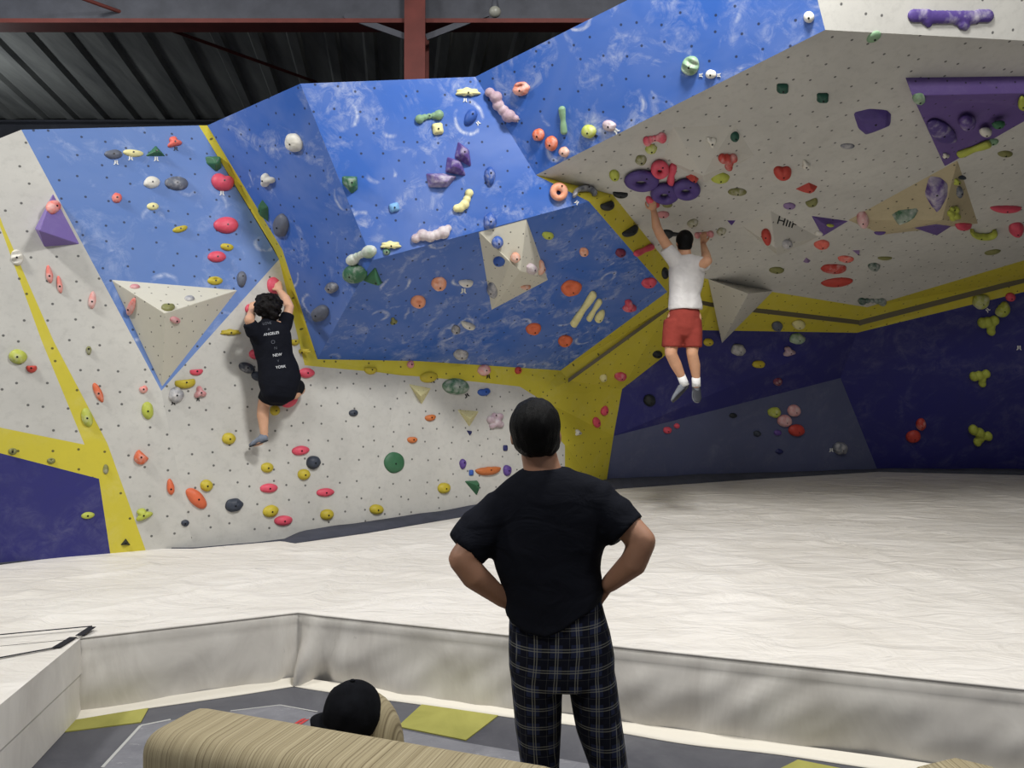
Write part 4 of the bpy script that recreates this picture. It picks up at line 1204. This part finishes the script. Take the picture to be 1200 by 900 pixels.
# ------------------------------------------------------------ people
def skin_mat(name, c):
    k = N(name, .55, .35); b = lin(c); co = k.coord('Object')
    k.col(k.mix(k.ramp(k.noise(co, 12, 4, .6), .3, .7), tuple(v*.9 for v in b), tuple(min(1, v*1.08) for v in b)))
    k.b.inputs['Subsurface Weight'].default_value = .08; k.b.inputs['Subsurface Radius'].default_value = (.02, .01, .005)
    return k.m
def hair_mat(name, c=(9, 8, 9), s=(60, 60, 8)):
    k = N(name, .6, .15); co = k.coord('Object', s); n = k.noise(co, 1.6, 5, .7, .8)
    k.col(k.mix(k.ramp(n, .35, .7), lin((5, 5, 6)), lin(c))); k.bump(n, .6, .008); return k.m
def cloth(name, c, rough=.9):
    k = N(name, rough, .12); co = k.coord('Object'); b = lin(c)
    n = k.noise(co, 5, 5, .6, .7)
    k.col(k.mix(k.ramp(n, .3, .7), tuple(v*.85 for v in b), tuple(min(1, v*1.12) for v in b)))
    k.bump(k.noise(k.coord('Object', (1, 1, 1.6)), 7, 4, .5, 1.2), .35, .03); return k.m
def limb(bm, pts, rad, **kw): tube(bm, pts, rad, kw.get('seg', 16), kw.get('ref', Vector((1, 0, 0))))
def hand(bm, wrist, d, palm, side, curl=.7, s=1.0, thumb=1):
    """side: across the palm, towards the thumb when thumb=1"""
    d = Vector(d).normalized(); palm = Vector(palm); palm = (palm-d*palm.dot(d)).normalized(); side = d.cross(palm)*thumb
    wrist = Vector(wrist)
    tube(bm, [wrist-d*.02*s, wrist+d*.03*s, wrist+d*.085*s], [(.027*s, .019*s), (.036*s, .016*s), (.038*s, .013*s)], 14, side)
    for i in range(4):
        L = [.92, 1.0, .94, .76][i]*s
        b = wrist+d*.080*s+side*(.030-.0195*i)*s; pts = [b-d*.02*s, b]; a = 0; cur = b
        for seg_, da in ((.043, 30), (.028, 55), (.022, 40)):
            a += math.radians(da)*curl; dv = d*math.cos(a)+palm*math.sin(a)
            cur = cur+dv*seg_*L; pts.append(cur)
        tube(bm, pts, [.0095*s, .0098*s, .0092*s, .0084*s, .007*s], 10, side)
    b = wrist+d*.022*s+side*.024*s; p1 = b+(d*.55+side*.75+palm*.25).normalized()*.042*s; p2 = p1+(d*.85+side*.15+palm*.5*curl).normalized()*.033*s; p3 = p2+(d*.8-side*.1+palm*.7*curl).normalized()*.024*s
    tube(bm, [b, p1, p2, p3], [.014*s, .012*s, .0105*s, .008*s], 10, palm)
def head(bm, c, fwd, up=Vector((0, 0, 1)), s=1.0):
    f = Vector(fwd).normalized(); up = (up-f*up.dot(f)).normalized(); r = f.cross(up)
    rot = Matrix((r, f, up)).transposed()
    E_ = lambda x, y, z, rx, ry, rz: ell(bm, c+r*x*s+f*y*s+up*z*s, (rx*s, ry*s, rz*s), rot, 3)
    E_(0, -.012, .025, .074, .092, .088); E_(0, .025, -.035, .060, .062, .072); E_(0, .055, -.082, .030, .026, .022)
    E_(0, .092, -.012, .012, .020, .026); E_(0, .074, .022, .050, .018, .010); E_(0, .084, -.053, .024, .012, .007); E_(0, .082, -.064, .021, .012, .007)
    for q in (-1, 1): E_(q*.075, -.008, -.012, .009, .020, .030); E_(q*.040, .055, -.025, .022, .026, .022)
    return rot, f, up, r
def eyes(c, f, up, r, s, parent):
    for q in (-1, 1):
        bm = bmesh.new(); ell(bm, c+r*q*.031*s+f*.076*s+up*.003*s, (.012*s, .010*s, .009*s), None, 2); obj('eye', bm, M['eye'], parent)
M['eye'] = simple('eye', (60, 45, 36), .2)
def shoe(parent, heel, toe, upv, s, mat, solemat, ankle):
    heel, toe = Vector(heel), Vector(toe); d = (toe-heel).normalized(); upv = Vector(upv); upv = (upv-d*upv.dot(d)).normalized(); sd = d.cross(upv); L = (toe-heel).length
    bm = bmesh.new()
    st = [(0.02, .030, .030, .030), (.25, .036, .036, .036), (.5, .040, .030, .028), (.78, .043, .023, .020), (.97, .030, .016, .014)]
    tube(bm, [heel+d*L*a+upv*u_*s for a, w_, h_, u_ in st], [(w_*s, h_*s) for a, w_, h_, u_ in st], 16, sd)
    tube(bm, [heel+d*L*.18+upv*.03*s, Vector(ankle)], [(.034*s, .040*s), (.035*s, .038*s)], 14, sd)
    o = fused_obj('shoe', bm, mat, parent, .007, 3)
    bm = bmesh.new(); tube(bm, [heel-d*.004, heel+d*L*.3, heel+d*L*.75, toe+d*.004], [(.033*s, .007*s), (.036*s, .007*s), (.044*s, .007*s), (.026*s, .006*s)], 16, sd)
    q = obj('sole', bm, solemat, o)
    return o

# ---------- standing man, hands on hips, seen from behind
D = 2.5; px = D/F
M['skin'] = skin_mat('tan skin', (166, 124, 100)); M['skin2'] = skin_mat('warm skin', (198, 150, 118)); M['skin3'] = skin_mat('light skin', (206, 160, 130))
M['blackshirt'] = cloth('faded black cotton', (19, 21, 29)); M['hair'] = hair_mat('short straight black hair')
def Q(x, y, dd=0): return U(x, y, D+dd)
root = empty('person', Vector((Q(655, 900).x, 2.5, 0)))
tag(root, 'man in the foreground seen from behind, black t-shirt, plaid trousers, hands on hips', 'person')
bm = bmesh.new()
hc = Q(628, 508)
hf = Vector((.10, 1, .16)); rot, f_, u_, r_ = head(bm, hc, hf, s=1.0)
limb(bm, [Q(629, 520), Q(634, 545), Q(640, 572)], [.056, .060, .074])
limb(bm, [Q(642, 575), Q(643, 600), Q(641, 650), Q(650, 705), Q(655, 750), Q(659, 768)], [(.10, .07), (.17, .10), (.15, .10), (.14, .10), (.14, .10), (.12, .09)])
# arms
limb(bm, [Q(598, 588), Q(565, 625, -.03), Q(541, 655, -.07)], [.058, .050, .043]); limb(bm, [Q(541, 655, -.07), Q(556, 675, -.06), Q(591, 703, -.01)], [.043, .044, .028])
hand(bm, Q(592, 704, 0), Q(612, 712, .12)-Q(591, 703, 0), (1, .3, .2), None, .55, 1.0, 1)
limb(bm, [Q(700, 588), Q(730, 612, -.03), Q(753, 634, -.07)], [.058, .050, .043]); limb(bm, [Q(753, 634, -.07), Q(742, 660, -.06), Q(714, 684, -.01)], [.043, .044, .029])
hand(bm, Q(714, 684, 0), Q(702, 696, .10)-Q(714, 684, 0), (-1, .3, .1), None, .5, 1.0, -1)
# legs
limb(bm, [Q(630, 790), Q(632, 850), Q(633, 905), Q(634, 930, -.02), Q(634, 975, -.02), Q(634, 1040, -.0)], [.075, .068, .055, .052, .050, .036])
limb(bm, [Q(690, 790), Q(700, 850), Q(714, 905), Q(717, 930, -.02), Q(724, 975, -.02), Q(732, 1040)], [.075, .068, .055, .052, .050, .036])
body = fused_obj('body', bm, M['skin'], root, .008, 4)
eyes(hc, f_, u_, r_, 1, root)
# hair
bm = bmesh.new()
ell(bm, Q(627, 499)+Vector((0, -.020, 0)), (.083, .104, .094), None, 4)
ell(bm, Q(628, 514)+Vector((0, -.022, 0)), (.078, .090, .062), None, 4)
ell(bm, Q(632, 520)+Vector((.002, -.02, 0)), (.064, .074, .044), None, 4)
fused_obj('hair', bm, M['hair'], root, .008, 3, disp=lambda p: .0035*noise.noise(Vector((p.x*60, p.y*60, p.z*14))))
# t-shirt
bm = bmesh.new()
Rg = [(548, 641, 25, .068, 0), (553, 641, 34, .078, 0), (560, 641, 49, .088, 0), (568, 642, 62, .100, 0), (582, 643, 70, .112, 0), (600, 644, 71, .12, 0), (625, 643, 69, .125, 0), (650, 641, 66, .125, 0), (675, 645, 60, .125, 0),
      (695, 648, 59, .13, 0), (710, 648, 58, .135, 0), (719, 648, 57, .14, 0)]
tube(bm, [Q(cx, y) for y, cx, hw, ry, t in Rg], [(hw*px, ry) for y, cx, hw, ry, t in Rg], 32, Vector((1, 0, 0)), flat=True)
tube(bm, [Q(606, 594), Q(588, 602), Q(565, 622, -.015), Q(545, 645, -.035)], [(.070, .085), (.079, .085), (.076, .080), (.073, .074)], 20, Vector((1, 0, 1)), flat=True)
tube(bm, [Q(680, 585), Q(700, 592), Q(720, 606, -.015), Q(736, 623, -.035)], [(.072, .085), (.085, .085), (.086, .080), (.086, .074)], 20, Vector((1, 0, -1)), flat=True)
def shirt_disp(p):
    q = noise.noise(Vector((p.x*9, p.y*9, p.z*5)))*.006+noise.noise(Vector((p.x*5+p.z*14, p.y*8, p.z*16)))*.004*max(0, 1.45-p.z)*3
    return q
sh = fused_obj('t_shirt', bm, M['blackshirt'], root, .009, 4, disp=shirt_disp)
# slanted, loose hem at the back
for v in sh.data.vertices:
    w = sh.location+v.co+Vector(root.location)
    X, Y_, d_ = proj(w)
    if Y_ > 690:
        t = min(1, (Y_-690)/29)
        lowpoint = polyline([(585, -4), (600, 4), (620, 11), (640, 13), (660, 6), (680, -6), (710, -20)], X)
        v.co.z -= lowpoint*t*px
# trousers, plaid
k = N('dark navy plaid flannel', .9, .12); co = k.coord('Object')
sx = k.n('ShaderNodeSeparateXYZ'); k.l(co, sx.inputs[0]); ge = k.n('ShaderNodeNewGeometry'); sn = k.n('ShaderNodeSeparateXYZ'); k.l(ge.outputs['Normal'], sn.inputs[0])
side_f = k.math('GREATER_THAN', k.math('ABSOLUTE', sn.outputs[0]), .80)
uu = k.math('ADD', k.math('MULTIPLY', sx.outputs[0], k.math('SUBTRACT', 1, side_f)), k.math('MULTIPLY', sx.outputs[1], side_f))
uu = k.math('ADD', uu, k.math('MULTIPLY', k.math('SUBTRACT', k.noise(co, 3, 2, .5), .5), .05))
vv = k.math('ADD', sx.outputs[2], k.math('MULTIPLY', k.math('SUBTRACT', k.noise(co, 2.3, 2, .5), .5), .06))
def bands(coord, per, lo, hi):
    fr = k.math('FRACT', k.math('DIVIDE', k.math('ADD', coord, 10), per)); return k.math('MULTIPLY', k.math('GREATER_THAN', fr, lo), k.math('LESS_THAN', fr, hi))
base = lin((26, 28, 40))
blk = k.math('MAXIMUM', k.math('MULTIPLY', bands(uu, .066, .55, .95), .8), k.math('MULTIPLY', bands(vv, .066, .55, .95), .8))
c = k.mix(blk, lin((36, 42, 66)), lin((13, 13, 17)))
for co_ in (uu, vv):
    ln_ = k.math('MAXIMUM', bands(co_, .066, .20, .25), bands(co_, .066, .32, .36))
    c = k.mix(k.math('MULTIPLY', ln_, .42), c, lin((150, 150, 140)))
    c = k.mix(k.math('MULTIPLY', bands(co_, .033, .72, .76), .30), c, lin((110, 112, 110)))
k.col(c); k.bump(k.noise(k.coord('Object', (1, 1, .5)), 9, 4, .5, 1.0), .4, .03); M['plaid'] = k.m
bm = bmesh.new()
Rg = [(703, 651, 54, .115), (725, 653, 57, .125), (750, 656, 61, .135), (775, 659, 63, .135), (797, 660, 61, .125)]
tube(bm, [Q(cx, y) for y, cx, hw, ry in Rg], [(hw*px, ry) for y, cx, hw, ry in Rg], 32, flat=True)
tube(bm, [Q(630, 775), Q(629, 800), Q(630, 850), Q(633, 900), Q(634, 960), Q(635, 1040)], [(.080, .110), (.084, .112), (.076, .098), (.062, .086), (.060, .078), (.058, .07)], 24)
tube(bm, [Q(688, 775), Q(695, 800), Q(702, 850), Q(713, 900), Q(724, 960), Q(734, 1040)], [(.082, .110), (.080, .112), (.074, .098), (.062, .086), (.060, .078), (.058, .07)], 24)
fused_obj('trousers', bm, M['plaid'], root, .010, 4, disp=lambda p: .007*noise.noise(Vector((p.x*7, p.y*7, p.z*4))))
M['shoeblack'] = simple('black canvas', (24, 24, 26), .8); M['rubber'] = simple('rubber sole', (200, 198, 190), .7)
for xx in (636, 735):
    p = Q(xx, 1040); p.z = 0
    shoe(root, p+Vector((0, -.09, .012)), p+Vector((.02, .18, .012)), (0, 0, 1), 1.1, M['shoeblack'], M['rubber'], p+Vector((0, -.01, .10)))

# ---------- climber in black on the left wall
def W(x, y, off):
    h = wall_hit(T0, x, y)[0]; return U(x, y, proj(h)[2]-off)
root = empty('person', W(315, 520, .3)); tag(root, 'curly haired climber in printed black t-shirt and black shorts on the left wall', 'person')
m = .0081
bm = bmesh.new()
hc = W(314, 361, .34); rot, f_, u_, r_ = head(bm, hc, (.15, 1, .1), s=.98)
limb(bm, [W(314, 366, .34), W(315, 380, .34)], [.055, .065])
limb(bm, [W(316, 384, .34), W(318, 400, .36), W(323, 425, .34), W(328, 448, .30)], [(.13, .07), (.14, .085), (.13, .085), (.15, .10)])
wr_ = W(295, 364, .10); limb(bm, [W(301, 388, .34), W(295, 383, .38), W(292, 375, .40)], [.05, .046, .040]); limb(bm, [W(292, 375, .40), W(294, 370, .24), wr_], [.042, .040, .028])
hand(bm, wr_, W(297, 353, .05)-wr_, (0.1, 1, -.3), None, .7, 1.0, -1)
wr_ = W(328, 341, .10); limb(bm, [W(331, 384, .34), W(336, 372, .36), W(339, 360, .34)], [.05, .046, .040]); limb(bm, [W(339, 360, .34), W(335, 350, .22), wr_], [.043, .041, .028])
hand(bm, wr_, W(325, 330, .05)-wr_, (-.1, 1, -.3), None, .7, 1.0, 1)
limb(bm, [W(321, 450, .30), W(314, 464, .22), W(309, 474, .17)], [.085, .070, .055]); limb(bm, [W(309, 474, .17), W(308, 486, .20), W(309, 500, .20), W(310, 511, .20)], [.052, .054, .040, .034])
limb(bm, [W(310, 511, .20), W(304, 518, .16), W(298, 521, .12)], [.034, .034, .02])
limb(bm, [W(334, 450, .28), W(344, 452, .16), W(351, 456, .10)], [.085, .070, .055]); limb(bm, [W(351, 456, .10), W(345, 462, .2), W(336, 463, .24)], [.054, .05, .036])
fused_obj('body', bm, M['skin3'], root, .009, 3); eyes(hc, f_, u_, r_, .98, root)
bm = bmesh.new(); ell(bm, W(314, 358, .36), (.118, .12, .108), None, 4); ell(bm, W(316, 368, .39), (.080, .07, .06), None, 3)
fused_obj('hair', bm, hair_mat('curly dark brown hair', (24, 19, 19), (18, 18, 18)), root, .009, 1, disp=lambda p: .030*noise.noise(p*22)+.012*noise.noise(p*55))
bm = bmesh.new()
Rg = [(376, 315, 8, .07), (380, 315, 15, .085), (386, 316, 21, .10), (394, 317, 23, .115), (404, 319, 21.5, .12), (418, 322, 20, .12), (432, 326, 22, .135), (444, 328, 23.5, .15), (455, 327, 21, .15)]
tube(bm, [W(cx, y, .35) for y, cx, hw, ry in Rg], [(hw*m, ry) for y, cx, hw, ry in Rg], 28)
tube(bm, [W(303, 392, .35), W(297, 388, .37), W(292, 378, .39)], [(.075, .08), (.072, .075), (.060, .062)], 18, Vector((1, 0, 0)), flat=True)
tube(bm, [W(329, 388, .35), W(334, 380, .36), W(338, 368, .36)], [(.075, .08), (.068, .07), (.058, .062)], 18, Vector((1, 0, 0)), flat=True)
ts = fused_obj('t_shirt', bm, M['blackshirt'], root, .010, 4, disp=lambda p: .006*noise.noise(p*11))
bm = bmesh.new()
tube(bm, [W(327, 444, .32), W(327, 456, .31), W(326, 462, .3)], [(.15, .12), (.15, .125), (.12, .11)], 24)
tube(bm, [W(321, 452, .30), W(317, 462, .26), W(313, 470, .22)], [(.10, .11), (.095, .10), (.088, .09)], 20, flat=True)
tube(bm, [W(334, 450, .28), W(342, 452, .2), W(349, 455, .14)], [(.10, .10), (.092, .09), (.08, .08)], 20, Vector((0, 0, 1)), flat=True)
fused_obj('shorts', bm, cloth('black shorts cloth', (24, 25, 30)), root, .010, 3)
M['shoegrey'] = simple('grey climbing shoe', (112, 120, 134), .7, .3, 20, .25); M['shoesole'] = simple('dark rubber', (44, 46, 52), .6)
h_ = W(312, 517, .22); shoe(root, h_, W(294, 523, .08), (0, -.2, 1), .95, M['shoegrey'], M['shoesole'], W(310, 508, .2))
shoe(root, W(333, 465, .30), W(341, 467, .08), (-.1, 0, 1), .9, M['shoegrey'], M['shoesole'], W(336, 461, .26))
# printed lettering down the back of the shirt
me = ts.data; off = parent_world(root)+ts.location
st = BVHTree.FromPolygons([v.co+off for v in me.vertices], [tuple(p.vertices) for p in me.polygons])
M['print'] = simple('white shirt print', (214, 216, 220)); M['printgrey'] = simple('grey shirt print', (84, 88, 98))
def print_on(s, x, y, size, rot, mt, shape=None):
    h, n, i_, d_ = st.ray_cast(CAM, ray(x, y), 40)
    if h is None: return
    me = text_mesh(s, size, .001)
    r = math.radians(rot)
    for v in me.vertices:
        a = v.co.x*math.cos(r)-v.co.y*math.sin(r); b = v.co.x*math.sin(r)+v.co.y*math.cos(r)
        p = U(x+a/m, y-b/m, proj(h)[2]); hh = st.ray_cast(CAM, (p-CAM).normalized(), 40)[0]
        q = hh if hh else p
        v.co = q+(CAM-q).normalized()*(.004+v.co.z) - h
    o = link_mesh('print', me, mt, None, h, smooth=False); o.parent = ts; o.location = h-off
print_on('LOVE', 313, 379, .035, 8, M['printgrey']); print_on('A', 315, 386, .035, 8, M['printgrey'])
print_on('ANGELES', 318, 391, .036, 9, M['print']); print_on('O', 320, 401, .05, 8, M['printgrey']); print_on('N', 323, 408, .038, 8, M['printgrey'])
print_on('NEW', 325, 416, .038, 8, M['print']); print_on('V', 326, 423, .032, 8, M['printgrey']); print_on('YORK', 329, 430, .036, 8, M['print'])

# ---------- climber in white hanging from the roof
D2 = 7.45; m = D2/F
def Z(x, y, dd=0): return U(x, y, D2+dd)
def roofpt(x, y, off): 
    h = wall_hit(T0, x, y)[0]; return U(x, y, proj(h)[2]-off)
root = empty('person', Z(803, 470)); tag(root, 'climber in a white t-shirt and red shorts hanging by both hands from the roof', 'person')
bm = bmesh.new()
hc = Z(802, 284); rot, f_, u_, r_ = head(bm, hc, (-.1, 1, .25), s=.98)
limb(bm, [Z(802, 288), Z(803, 304)], [.056, .066])
limb(bm, [Z(804, 308), Z(805, 320), Z(803, 345), Z(802, 372)], [(.13, .08), (.15, .095), (.13, .09), (.14, .1)])
hp = roofpt(765, 236, .04); wr_ = hp.lerp(Z(767, 250, -.1), .35); wr_ = roofpt(766, 246, .10)
el = Z(774, 276, -.10)
limb(bm, [Z(792, 302), Z(783, 290, -.04), el], [.055, .052, .045]); limb(bm, [el, el.lerp(wr_, .35)+Vector((-.015, 0, 0)), wr_], [.046, .045, .028])
hand(bm, wr_, roofpt(764, 232, .04)-wr_, (.1, 1, .1), None, .75, 1.0, 1)
wr_ = roofpt(824, 286, .16); el = Z(829, 306, -.16)
limb(bm, [Z(815, 307), Z(823, 310, -.08), el], [.056, .052, .045]); limb(bm, [el, el.lerp(wr_, .35), wr_], [.046, .044, .028])
hand(bm, wr_, roofpt(825, 272, .05)-wr_, (0, 1, .1), None, .75, 1.0, -1)
limb(bm, [Z(792, 372), Z(788, 395), Z(786, 414, -.04)], [.085, .075, .058]); limb(bm, [Z(786, 414, -.04), Z(792, 427), Z(799, 442, .04), Z(802, 450, .04)], [.056, .056, .038, .034])
limb(bm, [Z(812, 372), Z(812, 395), Z(811, 414, -.04)], [.085, .072, .056]); limb(bm, [Z(811, 414, -.04), Z(814, 428), Z(816, 444, .04), Z(816, 452, .04)], [.054, .055, .037, .034])
fused_obj('body', bm, M['skin2'], root, .009, 3); eyes(hc, f_, u_, r_, .98, root)
bm = bmesh.new(); ell(bm, Z(802, 281)+Vector((0, -.012, 0)), (.084, .10, .095), None, 3); ell(bm, Z(802, 289)+Vector((0, -.025, 0)), (.070, .07, .05), None, 3)
fused_obj('hair', bm, M['hair'], root, .009, 2)
bm = bmesh.new()
Rg = [(299, 803, 8, .07), (303, 803.5, 14, .085), (308, 804, 19, .10), (316, 805, 21.5, .115), (330, 804, 20, .12), (345, 802.5, 18, .12), (358, 803, 19.5, .142), (363, 803, 19.5, .145)]
tube(bm, [Z(cx, y) for y, cx, hw, ry in Rg], [(hw*m, ry) for y, cx, hw, ry in Rg], 28, flat=True)
tube(bm, [Z(794, 310), Z(788, 301, -.02), Z(780, 290, -.05)], [(.075, .09), (.074, .08), (.064, .068)], 18, Vector((1, 0, -1)), flat=True)
tube(bm, [Z(814, 308), Z(821, 309, -.04), Z(828, 309, -.10)], [(.075, .08), (.072, .075), (.066, .066)], 18, Vector((0, 0, 1)), flat=True)
fused_obj('t_shirt', bm, cloth('white cotton', (205, 202, 200)), root, .010, 4, disp=lambda p: .007*noise.noise(p*10))
bm = bmesh.new()
tube(bm, [Z(803, 362), Z(802, 370), Z(800, 384)], [(.135, .115), (.158, .132), (.175, .14)], 28)
tube(bm, [Z(790, 376), Z(788, 390), Z(787, 407)], [(.10, .12), (.098, .12), (.10, .115)], 22, flat=True)
tube(bm, [Z(810, 376), Z(811, 390), Z(811, 407)], [(.10, .12), (.095, .12), (.095, .112)], 22, flat=True)
fused_obj('shorts', bm, cloth('brick red cloth', (140, 60, 52)), root, .010, 3, disp=lambda p: .007*noise.noise(Vector((p.x*12, p.y*12, p.z*5))))
M['sock'] = cloth('white sock', (226, 226, 224))
for a, b in (((798, 440, .04), (803, 452, .045)), ((815.5, 442, .04), (816, 453, .045))):
    bm = bmesh.new(); tube(bm, [Z(*a), Z(*b)], [.042, .042], 16, flat=True); obj('sock', bm, M['sock'], root)
M['shoelight'] = simple('grey suede climbing shoe', (116, 120, 126), .8, .2, 20, .2)
shoe(root, Z(806, 453, .05), Z(789, 470, -.02), (.6, .3, .6), 1.05, M['shoelight'], M['shoesole'], Z(803, 449, .045))
shoe(root, Z(817, 453, .06), Z(817, 470, -.04), (0, .8, .3), 1.05, M['shoelight'], M['shoesole'], Z(816, 449, .045))
